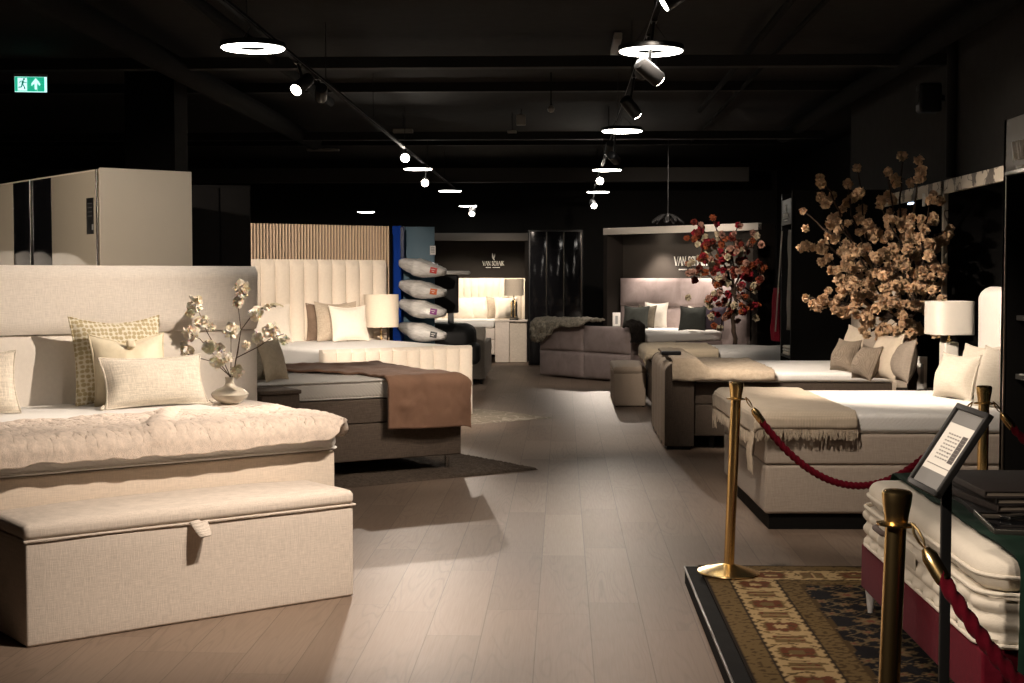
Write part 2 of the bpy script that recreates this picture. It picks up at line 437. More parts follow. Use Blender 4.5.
# unseen spot lamps without fixtures, most of them added to brighten dim places
lamp((-.1, 5.3, 3.1), (-1.65, 6.6, .3), 370, 64, 1.0)
lamp((.2, 5.6, 3.1), (-.15, 6.7, 0), 175, 84, 1.0)
lamp((.57, 6.6, 3.1), (2.1, 9.3, .35), 190, 44, .8)
lamp((.57, 10.6, 3.1), (1.9, 13.4, .5), 260, 34, .9)
lamp((-.35, 4.6, 3.1), (1.25, 4.35, .75), 150, 34, .8)
lamp((.57, 9.6, 3.1), (-1.0, 11.4, .4), 260, 44, .9)
lamp((.57, 8.8, 3.1), (.05, 10.2, 0), 105, 84, 1.0)
lamp((.57, 13.0, 3.1), (.0, 14.2, 0), 75, 76, 1.0)
lamp((-5.2, 6.2, 3.1), (-3.9, 11.0, 1.5), 330, 40, .7)
lamp((1.0, 3.3, 3.1), (1.75, 4.5, .6), 60, 46, .9)
lamp((-1.0, 22, 3.1), (-1.1, 26.2, .8), 330, 40, .8)
lamp((-1.6, 1.8, 3.1), (1.15, 4.7, .4), 330, 40, .9)
lamp((1.5, 19.8, 3.3), (1.9, 23.4, 1.9), 240, 60, .9)
lamp((.57, 13.6, 3.1), (1.6, 16.9, .6), 240, 28, .9)
lamp((.57, 8.6, 3.1), (3.36, 11.0, 2.42), 140, 26, .9)
lamp((-5.6, 9.0, 3.1), (-5.75, 11.75, 1.4), 420, 40, .8)
# small things under the ceiling
def batten(px, py, Y, sz, label, name='ceiling_batten', cat='ceiling lamp', m=None, rz=0):
    p = at(px, py, Y)
    t = thing(name, label, cat, p, rz)
    MB().box((0, 0, 0), sz, .008).build('housing', m or plain('grey_housing', (.22, .20, .17), .5), t)
    MB().tube([(0, 0, sz[2]/2), (0, 0, CEIL-p.z)], .006, 6).build('hanger', BLACKM, t)
batten(616, 45, 13, (.07, 1.0, .06), 'unlit grey batten left of the first right ring light')
batten(403, 131, 18.6, (.26, .1, .05), 'small grey box above the glaring left spotlight', 'junction_box', 'box')
batten(521, 120, 18.3, (.12, .1, .13), 'pale square sensor box hanging mid ceiling', 'sensor_box', 'sensor')
batten(512, 132, 18.7, (.12, .1, .03), 'flat pale plate beside the sensor box', 'sensor_plate', 'sensor')
batten(323, 150, 22, (.5, .1, .03), 'dark flat tray under the ceiling left of the track', 'cable_tray', 'tray')
p = at(551, 109, 15)
t = thing('globe_sensor', 'small pale globe on a long cord mid ceiling', 'sensor', p)
MB().lathe([(.001, -.04), (.028, -.03), (.04, 0), (.028, .03), (.001, .04)], 16).build('globe', plain('grey_housing', (.22, .2, .17), .5), t)
MB().tube([(0, 0, .03), (0, 0, CEIL-p.z)], .007, 6).build('cord', plain('dark_pipe', (.004, .0036, .003), .95, spec=.1), t)
# black speaker on a conduit on the right wall
p = at(940, 100, 12.6)
o = MB().tube([(3.38, 12.6, 2.43), (3.38, 12.6, 3.0), (3.38, 12.6, CEIL)], .045, 10).build('wall_conduit', BLACK); tag(o, 'black upright conduit on the wall above the blossom tree', 'conduit')
t = thing('wall_speaker', 'small black speaker beside the upright conduit on wall', 'speaker', (3.26, 12.9, at(932, 98, 12.9).z))
MB().box((0, 0, 0), (.2, .17, .26), .03).build('body', BLACKM, t); MB().xf((-.104, 0, 0), (0, -PI/2, 0)).lathe([(.001, -.004), (.06, 0), (.065, .004)], 20).build('cone', BLACK, t)
MB().box((.11, 0, 0), (.06, .03, .05), .005).build('bracket', BLACKM, t)
# emergency exit sign
p = at(30.5, 83, 13.8)
t = thing('exit_sign', 'lit green emergency exit sign hanging over the white wardrobe', 'sign', p, math.atan2(p.x, p.y)*-1*.4)
MB().box((0, .015, .075), (.31, .05, .03), .004).build('housing', plain('sign_grey', (.35, .33, .36), .4), t)
MB().box((0, .012, -.012), (.305, .012, .15), .003).build('panel_edge', emitter('sign_edge', (.55, .95, .9), .9), t)
MB().box((-.008, 0, -.012), (.28, .014, .138), .002).build('panel', emitter('sign_green', (.0, .30, .17), 1.0), t)
SW = emitter('sign_white', (.62, 1, .95), .85); SG = emitter('sign_dark_green', (.0, .16, .12), .6)
MB().box((-.076, -.008, -.014), (.086, .004, .122), 0).build('doorway_symbol', SW, t)
g = MB()
def limb(pts, w):
    for (a, b) in zip(pts, pts[1:]):
        a = Vector((a[0], 0, a[1])); b = Vector((b[0], 0, b[1])); d = (b-a).normalized(); n_ = Vector((-d.z, 0, d.x))*w/2
        g.prism([((a+n_).x, (a+n_).z), ((a-n_).x, (a-n_).z), ((b-n_).x, (b-n_).z), ((b+n_).x, (b+n_).z)], -.0135, -.0105)
limb([(-.064, .018), (-.076, -.012)], .02); limb([(-.062, .02), (-.092, .014), (-.102, -.004)], .009); limb([(-.064, .012), (-.046, .0), (-.034, .004)], .009)
limb([(-.074, -.012), (-.058, -.034), (-.05, -.062)], .012); limb([(-.078, -.012), (-.082, -.04), (-.112, -.045)], .012)
g.xf((-.058, -.012, .034), (PI/2, 0, 0)).lathe([(.001, 0), (.011, 0), (.011, .003), (.001, .003)], 14, cap=False)
g.build('running_figure', SG, t, smooth=False)
MB().prism([(.052, .045), (.012, -.005), (.012, -.028), (.042, .003), (.042, -.062), (.062, -.062), (.062, .003), (.092, -.028), (.092, -.005)], -.0105, -.0075).build('arrow', SW, t, smooth=False)
for s in (-.12, .12): MB().tube([(s, .015, .08), (s, .015, CEIL-p.z)], .003, 5).build('cable', BLACKM, t)
# ------------------------------------------------------------------ soft goods
def pillow(name, label, w, h, t, loc, yaw, tilt, m, group=None, roll=0, sag=.06, seed=0, parts=None, cat='pillow', chop=0):
    """upright cushion: base centre at loc, front towards local -y"""
    b = MB(); n = 18
    def side(sg):
        def fn(u, v):
            a = u*2-1; c = v*2-1
            th = (max(0, 1-a*a)**.55*max(0, 1-c*c)**.55)
            x = a*w/2*(1-.085*(1-c*c)*a*a)
            z = c*h/2*(1-.085*(1-a*a)*c*c)
            z -= sag*h*max(0, c)*(1-a*a)*.6
            if chop: z -= chop*h*math.exp(-(a/.28)**2)*max(0, c)**1.5
            wr = .012*fbm(x+seed*3.1, z+seed, seed, 7)*th+.006*fbm(x*2, z*.7, seed+5, 16)*th**.5
            y = sg*(t/2*th*(1-.15*c)+wr)
            return (x, y, z+h/2)
        return fn
    b.grid(n, n, side(-1)); f = side(1)
    b.grid(n, n, lambda u, v: f(1-u, v))
    o = b.build(name, m, angle=75)
    rim = [side(-1)(i/n, 0) for i in range(n)]+[side(-1)(1, i/n) for i in range(n)]+[side(-1)(1-i/n, 1) for i in range(n)]+[side(-1)(0, 1-i/n) for i in range(n+1)]
    MB().tube([(p[0], 0, p[2]) for p in rim], .006, 6).build('piping', m, o)
    o.location = loc; o.rotation_euler = Euler((-tilt, roll, yaw))
    return tag(o, label, cat, group)
class Fr:
    def __init__(s, x, y, rz): s.x, s.y, s.rz = x, y, rz; s.c, s.s = math.cos(rz), math.sin(rz)
    def w(s, a, b, z=0): return Vector((s.x+a*s.c-b*s.s, s.y+a*s.s+b*s.c, z))
    def hit(s, px, a):
        """the local y at depth a from the head that is seen at pixel column px"""
        d = ray(px, 276); k = d[0]/d[1]
        X0, Y0 = s.x+a*s.c, s.y+a*s.s
        return (k*Y0-X0)/(-s.s-k*s.c)
def hang(sv, r):
    if sv <= 0: return 0, 0
    if sv < r*PI/2: return r*math.sin(sv/r), r*(1-math.cos(sv/r))
    return r, r+sv-r*PI/2
def drape(name, label, cat, fr, x1, wh, zt, a0, a1, b0, b1, m, r=.05, t=.015, na=70, nb=90, amp=.006, fold=.02, fs=9, seed=0, off=.012, skew=0, rough=None, edge=None, group=None, sub=0, tuck=None, ang=80):
    """cloth laid over a bed whose foot edge is x1, half width wh and top zt, in the bed's own frame"""
    b = MB()
    def fn(u, v):
        a = lerp(a0, a1, u); bb = lerp(b0, b1, v)
        if edge: a, bb = edge(u, v, a, bb)
        dx = a-x1; dy = abs(bb)-wh
        ox, zx = hang(dx, r); oy, zy = hang(dy, r)
        sg = 1 if bb > 0 else -1
        x = a if dx <= 0 else x1+ox; y = bb if dy <= 0 else sg*(wh+oy)
        z = zt-(max(zx, zy)+.35*min(zx, zy))
        hx = min(1, zx/.15); hy = min(1, zy/.15)
        nzv = fbm(a+seed, bb, seed, 5)
        if zx > 0: x += off*min(1, zx/.03)+fold*.4*hx*(.6+math.sin(bb*fs+2*nzv))
        if zy > 0: y += sg*(off*min(1, zy/.03)+fold*hy*(.6+math.sin(a*fs+2*nzv)))
        if zx > 0 and zy > 0:
            q = min(zx, zy); x += .25*q; y += sg*.25*q
        z += off*(1-max(hx, hy))+amp*nzv*(1-.6*max(hx, hy))
        if rough: x, y, z = rough(a, bb, x, y, z, zx, zy)
        return (x, y, z)
    b.grid(na, nb, fn)
    o = b.build(name, m, angle=ang)
    o.location = (fr.x, fr.y, 0); o.rotation_euler = (0, 0, fr.rz)
    solid(o, t, 1, sub)
    o['_'] = 0; del o['_']
    return tag(o, label, cat, group), fn
def channels(n, amp, pw=.5):
    def d(u, v):
        s = abs(math.sin(PI*n*u))**pw
        e = min(1, (1-v)/.05); return amp*s*(max(0, 1-(1-e)**2))**.5-.02*(1-(max(0, 1-(1-e)**2))**.5)
    return d
def tufts(nu, nv, amp, pw=.45):
    def d(u, v):
        return amp*(abs(math.sin(PI*nu*u))*abs(math.sin(PI*nv*v)))**pw
    return d
def legs(t, pts, h, m, r=.018, r2=None):
    for (x, y) in pts:
        MB().lathe([(r2 or r, 0), (r, h)], 12).build('leg', m, t, loc=(x, y, 0))
def layer(t, name, x0, x1, w, z0, z1, m, r=.02, piping=None, disp=None, sub=(8, 8, 2)):
    o = MB().box(((x0+x1)/2, 0, (z0+z1)/2), (x1-x0, w, z1-z0), r, 3, disp, sub if disp else None).build(name, m, t)
    if piping:
        for z in ((z0+.012), (z1-.012)):
            X0, X1, Y = x0-.002, x1+.002, w/2+.002; k = max(.01, r)
            pts = []
            for cx, cy, a0 in ((X1-k, Y-k, 0), (X0+k, Y-k, PI/2), (X0+k, -Y+k, PI), (X1-k, -Y+k, 3*PI/2)):
                for i in range(5): a = a0+PI/2*i/4; pts.append((cx+k*math.cos(a), cy+k*math.sin(a), z))
            pts.append(pts[0])
            MB().tube(pts, .006, 6).build('piping', piping, o)
    return o
def matt_disp(amp=.004, s=14):
    return lambda p, n: amp*fbm(p.x, p.y, p.z, s)

# ------------------------------------------------------------------ storage bench
A1, A2 = onz(26.7, 648.5, 0), onz(354, 595.8, 0)
ang = math.atan2(A2.y-A1.y, A2.x-A1.x)
BL = (A2-A1).length
fb = Fr((A1.x+A2.x)/2, (A1.y+A2.y)/2, ang)
BEIGE = fabric('bench_linen', (.64, .56, .48), 'linen', .4, .11)
t = thing('storage_bench', 'long beige linen storage bench standing at the foot of the cream bed', 'bench', (fb.x, fb.y, 0), ang)
MB().box((0, .23, .2245), (BL, .46, .445), .012, 3, lambda p, n: .0025*fbm(p.x, p.y, p.z, 3), (16, 6, 6)).build('body', BEIGE, t)
def liddisp(p, n):
    return .028*max(0, n.z)*(1-(p.x/(BL/2))**4)*(1-(p.y/.23)**4)+.002*fbm(p.x, p.y, p.z, 5)
lid = MB().box((0, .23, .488), (BL+.012, .472, .07), .028, 4, liddisp, (24, 8, 1)).build('lid', BEIGE, t)
for z in (.453,):
    MB().tube([(-BL/2-.004, .462, z), (-BL/2-.006, -.004, z), (BL/2+.006, -.006, z), (BL/2+.004, .462, z)], .0055, 6).build('piping', BEIGE, lid)
lp = []
for i in range(15):
    a = PI*i/14; lp.append((-.012+.034*(i/14)*1.2, -.012-.075*math.sin(a), .462-.055*math.sin(a)**1.0-.012*(i/14)))
g = MB()
for p, q in zip(lp, lp[1:]):
    p, q = Vector(p), Vector(q); o_ = Vector((.024, 0, .003))
    g.add([p-o_, p+o_, q+o_, q-o_], [(0, 1, 2, 3)])
hd = g.build('pull_strap', BEIGE, t, loc=(-.03, 0, 0)); solid(hd, .006, 0)

# ------------------------------------------------------------------ cream bed on the left
fA = Fr(-3.234, 8.42, math.radians(-50))
t = thing('cream_bed', 'big cream box spring bed with a two-panel fabric headboard, left side', 'bed', (fA.x, fA.y, 0), fA.rz)
IV = fabric('headboard_weave', (.73, .665, .59), 'linen', .45, .09)
IV2 = fabric('headboard_weave_low', (.75, .69, .615), 'plain', .3, .06)
HW = 3.14
def edge_round(u, v): 
    e = min(u, 1-u)*HW; k = min(v, 1-v)
    return -.02*(1-min(1, e/.03))**2-.03*(1-min(1, k/.07))**2
h1 = MB().xf((0, 0, 0), (0, 0, PI/2)).relief(HW, .42, .12, edge_round, 60, 10, 1.215).build('headboard_top_panel', IV, t)
h2 = MB().xf((0, 0, 0), (0, 0, PI/2)).relief(HW, 1.16, .10, edge_round, 60, 16, .05).build('headboard_low_panel', IV2, t)
for hh in (h1, h2): hh.location = (-.11, 0, 0)
layer(t, 'box_spring', .0, 2.10, 1.80, .02, .655, fabric('bed_linen_cream', (.69, .59, .485), 'linen', .35, .09), .012)
layer(t, 'mattress', .0, 2.12, 1.82, .66, .79, WHITE, .045, WHITE, matt_disp())
# nightstand with the vase
t = thing('floating_nightstand', 'cream nightstand under the vase, against the wide cream headboard', 'nightstand', fA.w(.24, 1.19, 0), fA.rz)
MB().box((0, 0, .36), (.40, .50, .70), .012, 2).build('body', fabric('bed_linen_cream', (.6, .5, .4)), t)
MB().box((0, 0, .735), (.42, .52, .04), .01, 2).build('top', CREAM, t)
for z in (.25, .48): MB().box((.206, 0, z), (.014, .47, .20), .004).build('drawer', fabric('bed_linen_cream', (.6, .5, .4)), t)
# pillows
def hob():
    m, g, b = mat('hobnail_velvet', (.6, .5, .3), .7, sheen=.3)
    o = g.mapping(g.obj(), (36, .01, 36))
    v = g.n('ShaderNodeTexVoronoi', feature='F1', i_Scale=1.0, i_Randomness=.35); g.L.new(o, v.inputs['Vector'])
    ri = g.math('LESS_THAN', v.outputs['Distance'], .40); ro = g.math('LESS_THAN', v.outputs['Distance'], .50)
    c = g.mix(g.math('SUBTRACT', ro, ri), g.mix(ri, (.68, .62, .49), (.40, .32, .17)), (.52, .44, .27))
    g.L.new(c, b.inputs['Base Color']); g.L.new(g.bump(ri, .35, .006), b.inputs['Normal']); return m
SATIN = fabric('champagne_satin', (.72, .63, .46), 'plain', .1, .08, rough=.38)
OATM = fabric('oatmeal_rib', (.66, .59, .49), 'linen', .6, .16, sc=.7)
YA = math.radians(40)
pillow('throw_pillow', 'square cream cushion with olive hobnail dots against the cream headboard', .58, .54, .17, fA.w(.24, fA.hit(121, .24), .795), YA, .2, hob(), sag=.08, seed=1)
q = pillow('throw_pillow', 'shiny champagne satin cushion between the dotted and the oblong cushions', .47, .44, .15, fA.w(.36, fA.hit(132, .36), .795), YA-.06, .26, SATIN, sag=.1, chop=.06, seed=2)
MB().box((0, -.06, .36), (.05, .035, .05), .014, 3, lambda p, n: .006*fbm(p.x, p.y, p.z, 40), (2, 2, 2)).build('knot', SATIN, q)
q = pillow('throw_pillow', 'oblong oatmeal cushion at the front of the cushions on the cream bed', .66, .31, .18, fA.w(.56, fA.hit(157, .56), .795), YA+.03, .34, OATM, sag=.02, seed=3)
for sx in (-.34, .34):
    MB().tube([(sx, 0, .02), (sx*1.05, -.01, .002), (sx*1.09, -.02, .004)], [.008, .012, .006], 6).build('tassel', OATM, q)
pillow('throw_pillow', 'ribbed cream cushion cut off by the left edge of the picture', .62, .36, .17, fA.w(.44, fA.hit(-38, .44), .795), YA-.05, .24, OATM, sag=.05, seed=4)
# fur throw across the foot
FUR = fabric('blush_fur', (.76, .635, .53), 'fur', .6, .15, sheen=.35)
def furr(a, b, x, y, z, zx, zy):
    n1 = .5+.5*mn.noise(Vector((a*10, b*10, 1.3))); n2 = mn.noise(Vector((a*26, b*26, 4)));n3 = mn.noise(Vector((a*62, b*62, 9)))
    ribs = math.sin(b*26+2*mn.noise(Vector((a*3, b*3, 0))))
    d = .018*n1+.0055*n2+.003*n3+.002*ribs
    line = a-(1.45+.30*(b-.1)) if b > -.2 else 1
    if b > -.25: d += .022*math.exp(-((b-(.10-.55*(a-1.75)))/.045)**2)
    d *= 1-.8*min(1, zx/.04)
    if zx > 0: x += d*.9
    if zy > 0: y += d*.9*(1 if b > 0 else -1)
    return x, y, z+d*(1 if zx+zy < .04 else .3)
def fedge(u, v, a, b):
    if u < .5: a += (1-u*2)*(.07*math.sin(v*5+1)+.015*math.sin(v*23)+.10*max(0, min(1, (v-.50)/.06)))
    else: a += (u*2-1)*(.003*math.sin(v*70)+.006*math.sin(v*11+2))
    if v > .97: b += .02*math.sin(a*30)
    if v > .88 and u > .5: a -= ((v-.88)/.12)**2*.13*(u*2-1)
    return a, b
o, _ = drape('fur_throw', 'fluffy blush fur throw over the foot of the cream bed', 'throw', fA, 2.11, .875, .79, 1.42, 2.215, -1.0, .965, FUR, r=.045, t=.042, na=130, nb=330, amp=.012, fold=.001, fs=16, seed=3, off=.012, rough=furr, edge=fedge)

# vase and blossom sprays
p = at(230, 403, 8.95); p.z = .757
VASE = plain('glazed_ivory', (.62, .56, .46), .16, coat=.3)
t = thing('vase', 'low round ivory vase with a narrow neck on the cream nightstand', 'vase', p)
MB().lathe([(.001, .001), (.052, 0), (.056, .006), (.088, .022), (.113, .047), (.119, .062), (.11, .078), (.082, .096), (.05, .108), (.034, .118), (.028, .134), (.027, .158), (.031, .172), (.026, .172), (.022, .158), (.022, .12), (.001, .11)], 40, cap=False).build('body', VASE, t)
c2 = at(203, 404, 8.75); c2.z = .757
t = thing('trinket_dish', 'small pale dish beside the ivory vase', 'dish', c2)
MB().lathe([(.001, .004), (.03, 0), (.06, .012), (.064, .022), (.058, .018), (.03, .008), (.001, .008)], 24, cap=False).build('bowl', VASE, t)
TWIG = plain('dark_twig', (.10, .065, .04), .8)
BLOS = fabric('white_blossom', (.92, .85, .72), 'plain', .2, .1, sheen=.3)
BLOS.node_tree.nodes['Principled BSDF'].inputs['Subsurface Weight'].default_value = .5
BLOS.node_tree.nodes['Principled BSDF'].inputs['Subsurface Radius'].default_value = (.03, .024, .016)
def bloom(r, n, seed, m, flat=.0, name='blossom'):
    R = random.Random(seed); b = MB()
    for i in range(n):
        z = 1-2*(i+.5)/n; a = i*2.399963+R.uniform(-.3, .3); q = math.sqrt(max(0, 1-z*z))
        d = Vector((q*math.cos(a), q*math.sin(a), z+flat)).normalized()
        up = d.orthogonal().normalized(); up.rotate(Matrix.Rotation(R.uniform(0, 6.28), 3, d)); sd = d.cross(up)
        L = r*R.uniform(.75, 1.08); w = r*R.uniform(.42, .62); cu = R.uniform(-.25, .35)
        def fn(u, v, d=d, up=up, sd=sd, L=L, w=w, cu=cu):
            k = v; wd = w*math.sin(PI*(.08+.80*k))**.8*(u-.5)*2
            return d*(L*(.12+.88*k)-.25*abs(u-.5)*r*k)+sd*wd*.9+up*(cu*r*k*k+.18*r*(u-.5)**2*4*k)
        b.grid(2, 3, fn)
    return b.build(name, m, angle=180)
proto = bloom(.044, 26, 1, BLOS)
t = thing('blossom_spray', 'airy spray of cream blossom twigs standing in the ivory vase', 'flowers', p)
proto.parent = t
def rel(px, py, Y): return at(px, py, Y)-p
stems = [[(231, 378), (222, 358), (207, 332), (199, 312), (195, 300)], [(231, 378), (214, 355), (200, 339), (190, 334)], [(232, 378), (214, 362), (195, 357), (184, 353)],
         [(232, 378), (238, 352), (241, 330), (238, 305), (241, 286)], [(233, 378), (241, 330), (250, 318), (258, 310), (276, 306)], [(233, 378), (236, 358), (258, 347), (273, 337), (284, 334)], [(231, 378), (231, 355), (231, 336)]]
bl = [(195, 304, 1.25), (191, 312, .8), (202, 322, 1.1), (191, 333, 1.2), (187, 351, 1.1), (209, 347, 1.1), (220, 348, .8), (217, 362, 1.1), (241, 288, 1.3), (238, 302, .9), (256, 314, 1.1), (232, 331, 1.25), (257, 338, .9), (272, 331, 1.35), (284, 340, .8), (228, 358, .8), (237, 372, 1.0), (246, 345, .7), (211, 327, .7), (184, 345, .6), (243, 293, .9), (267, 307, .55)]
ys = [8.85, 8.75, 8.8, 8.95, 8.85, 8.75, 8.7]
for k, st in enumerate(stems):
    pts = [Vector((0, 0, .02))]+[rel(x, y, lerp(8.95, ys[k], i/(len(st)-1))) for i, (x, y) in enumerate(st)]
    fine = []
    for a, b in zip(pts, pts[1:]):
        for i in range(3): fine.append(a.lerp(b, i/3))
    fine.append(pts[-1])
    MB().tube(fine, [lerp(.0042, .002, i/len(fine)) for i in range(len(fine))], 6).build('twig', TWIG, t)
for i, (x, y, s) in enumerate(bl):
    o = proto if i == 0 else proto.copy()
    if i: C.objects.link(o); o.parent = t
    k = min(range(7), key=lambda q: min((x-a)**2+(y-b)**2 for a, b in stems[q]))
    o.location = rel(x, y, lerp(8.93, ys[k], .8)+random.uniform(-.03, .03)); o.scale = (s*1.1, s*1.1, s*1.1)
    o.rotation_euler = (random.uniform(0, 6), random.uniform(0, 6), random.uniform(0, 6))
for (x, y, r_) in ((262, 308, .6), (268, 305, .9), (273, 304, 1.2)):
    q = rel(x, y, 8.86)
    MB().xf(q, (0, .2, .3)).grid(2, 4, lambda u, v: ((v-.2)*.07*r_, (u-.5)*.03*math.sin(PI*min(.95, v+.05)), .01*math.sin(v*3)-.02*abs(u-.5))).build('leaf', fabric('dry_leaf', (.40, .34, .22), 'plain'), t, angle=180)
# ------------------------------------------------------------------ dark brown bed with the brown throw
TAUPE_D = fabric('umber_linen', (.15, .115, .09), 'linen', .4, .2)
GREYM = fabric('mattress_grey', (.64, .60, .54), 'quilt', .3, .06)
fB = Fr(-2.976, 11.0, math.radians(33))
t = thing('umber_bed', 'dark brown box spring bed standing on the dark shaggy rug', 'bed', (fB.x, fB.y, 0), fB.rz)
MB().xf((-.02, 0, 0), (0, 0, PI/2)).relief(1.62, 1.12, .1, edge_round, 30, 14, .05).build('headboard', TAUPE_D, t)
layer(t, 'lower_box', 0, 2.05, 1.60, .13, .42, TAUPE_D, .012)
layer(t, 'upper_box', 0, 2.05, 1.60, .424, .61, TAUPE_D, .012)
layer(t, 'mattress', 0.02, 2.04, 1.59, .614, .765, GREYM, .04, GREYM, matt_disp())
legs(t, [(1.96, -.72), (.9, -.72), (1.96, .72), (.12, -.72), (.12, .72)], .14, CHROME, .02)
wf = fB.w(.36, -.98)
t = thing('small_nightstand', 'narrow dark brown nightstand between the cream headboard and the brown bed', 'nightstand', wf, fB.rz)
MB().box((0, 0, .36), (.30, .34, .70), .012).build('body', TAUPE_D, t); MB().box((0, 0, .725), (.32, .36, .03), .008).build('top', TAUPE_D, t)
MB().box((0, -.173, .33), (.26, .012, .42), .004).build('drawer', TAUPE_D, t)
CAM = fabric('camel_fabric', (.56, .46, .33), 'plain', .3, .15); CAMD = fabric('olive_brown_fabric', (.38, .33, .25), 'linen', .3, .2)
yB = math.radians(33)+PI/2
pillow('throw_pillow', 'camel cushion leaning on edge at the head of the brown bed', .36, .33, .12, fB.w(.57, -.56, .77), yB-.85, .28, CAM, seed=5)
pillow('throw_pillow', 'dull brown cushion behind the camel cushion on the brown bed', .38, .34, .14, fB.w(.40, -.60, .77), yB-.7, .24, CAMD, seed=6)
BRN = fabric('chestnut_plush', (.29, .165, .108), 'velvet', .3, .12, sheen=.5)
def bedge(u, v, a, b):
    # straight band along the far side, wide flap over the near foot corner
    a0 = lerp(.98, 1.42, min(1, max(0, (v-.0)/.55)))
    a0 = 1.36 + .0*v
    if v > .45: a0 = lerp(1.36, .62, (v-.45)/.55)
    a = lerp(a0, 2.10, u)
    return a, b
def brough(a, b, x, y, z, zx, zy):
    k = mn.noise(Vector((a*3.2, b*3.2, 2)))
    z += .012*k+.02*math.exp(-((b-.62)/.10)**2)*(1 if zx+zy == 0 else 0)
    return x, y, z
drape('plush_throw', 'chestnut brown plush throw hanging over the foot corner of the dark bed', 'throw', fB, 2.0, .78, .765, 1.3, 2.14, -1.22, .76, BRN, r=.075, t=.02, na=60, nb=110, amp=.012, fold=.016, fs=8, seed=8, off=.010, rough=brough, edge=bedge)
# shaggy rugs
def rug(name, label, tip, e1, e2, l1, l2, m, h, amp, n=(90, 90), kind=None):
    tip = Vector((tip.x, tip.y)); d1 = (Vector((e1.x, e1.y))-tip).normalized(); d2 = Vector((-d1.y, d1.x))
    if d2.dot(Vector((e2.x, e2.y))-tip) < 0: d2 = -d2
    b = MB()
    def fn(u, v):
        a, c = u*l1, v*l2; e = min(a, l1-a, c, l2-c)
        z = h*min(1, e/.02)+amp*mn.noise(Vector((a*40, c*40, 0)))*(1 if e > 0 else 0)+.002
        w = .008*mn.noise(Vector((a*9, c*9, 3))) if e < .001 else 0
        q = d1*(a+w)+d2*(c+w); return (q.x, q.y, z)
    b.grid(n[0], n[1], fn)
    o = b.build(name, m, loc=(tip.x, tip.y, 0), angle=180)
    return tag(o, label, 'rug')
SHAG = fabric('umber_shag', (.13, .098, .074), 'fur', .8, .3)
rug('shaggy_rug', 'dark brown shaggy rug under the dark brown bed', onz(538, 470, 0), onz(340, 489, 0), onz(464, 452, 0), 2.0, 2.5, SHAG, .018, .012, (160, 150))
def pat_rug():
    m, g, b = mat('faded_pattern_rug', (.3, .26, .2), .95, spec=.1)
    v = g.n('ShaderNodeTexVoronoi', feature='DISTANCE_TO_EDGE', i_Scale=7); g.L.new(g.obj(), v.inputs['Vector'])
    f = g.math('MULTIPLY_ADD', g.noise(g.obj(), 22, 5, .7, 1), 2, -.6, clamp=True)
    c = g.mix(g.math('LESS_THAN', v.outputs['Distance'], .05), g.mix(f, (.22, .19, .15), (.37, .32, .25)), (.42, .37, .3))
    g.L.new(c, b.inputs['Base Color']); g.L.new(g.bump(g.noise(g.obj(), 200, 2), .4, .004), b.inputs['Normal']); return m
rug('faded_rug', 'thin faded beige patterned rug at the channel-quilted cream bed', onz(555, 418, 0), onz(467, 425, 0), onz(475, 407.5, 0), 2.4, 2.2, pat_rug(), .008, .001, (50, 50))

# ------------------------------------------------------------------ cream channel bed before the slat wall
fC = Fr(-3.10, 17.17, math.radians(-53))
CH = fabric('cream_velvet', (.72, .63, .52), 'plain', .15, .06, sheen=.4)
t = thing('channel_bed', 'cream bed with vertical channel quilting before the wooden slat panel', 'bed', (fC.x, fC.y, 0), fC.rz)
MB().xf((-.04, -.06, 0), (0, 0, PI/2)).relief(2.28, 1.72, .08, channels(12, .045), 144, 24, .05).build('headboard', CH, t)
MB().xf((2.12, 0, 0), (0, 0, PI/2)).relief(1.88, .77, .09, channels(11, .035), 132, 24, .02).build('footboard', CH, t)
layer(t, 'box_spring', 0.06, 2.11, 1.80, .10, .56, CH, .015)
layer(t, 'mattress', 0.08, 2.10, 1.78, .565, .785, WHITE, .05, None, matt_disp())
legs(t, [(.2, .8), (.2, -.8), (1.9, .8), (1.9, -.8)], .11, BLACKM)
t = thing('slat_panel', 'tall panel of thin light wood slats behind the channel-quilted bed', 'panel', fC.w(-.16, -.27), fC.rz+PI/2)
MB().box((0, .02, 1.10), (3.0, .03, 2.2), .003).build('backing_board', plain('black_felt', (.02, .017, .014), .95), t)
WOOD = plain('light_oak_slat', (.56, .41, .28), .6)
g = MB()
for i in range(72): g.box((-1.48+i*.0417, -.01, 1.10), (.0165, .036, 2.2), .002, 1)
g.build('slats', WOOD, t)
YC = math.radians(37)
PALE = fabric('pale_pink_cotton', (.76, .68, .58), 'plain', .2, .06); DUST = fabric('dusty_brown', (.20, .14, .10), 'velvet', .3, .2); MUSH = fabric('mushroom_weave', (.46, .38, .29), 'linen', .4, .2)
def pc(px, a): return fC.w(a, fC.hit(px, a), .79)
pillow('throw_pillow', 'dark brown cushion leaning edge-on against the channel headboard', .50, .46, .15, pc(327, .22), YC-.35, .18, DUST, seed=7)
pillow('throw_pillow', 'mushroom patterned cushion behind the plain white cushion, channel bed', .54, .48, .16, pc(338, .34), YC-.1, .2, MUSH, seed=8)
pillow('throw_pillow', 'plain pale cushion in front of the mushroom cushion, channel bed', .48, .44, .17, pc(351, .52), YC-.05, .26, PALE, seed=9)
pillow('throw_pillow', 'pale cushion behind the blossom twigs at the left of the channel bed', .50, .46, .16, pc(273, .36), YC, .2, PALE, seed=10)
lp = fC.w(.34, fC.hit(381, .34))
t = thing('side_table', 'small pale side table under the drum lamp by the blue rack', 'side table', lp, fC.rz)
MB().box((0, 0, .63), (.42, .46, .03), .006).build('top', CREAM, t)
for sx in (-.17, .17):
    for sy in (-.19, .19): MB().tube([(sx, sy, 0), (sx, sy, .62)], .013, 8).build('leg', BRASS, t)
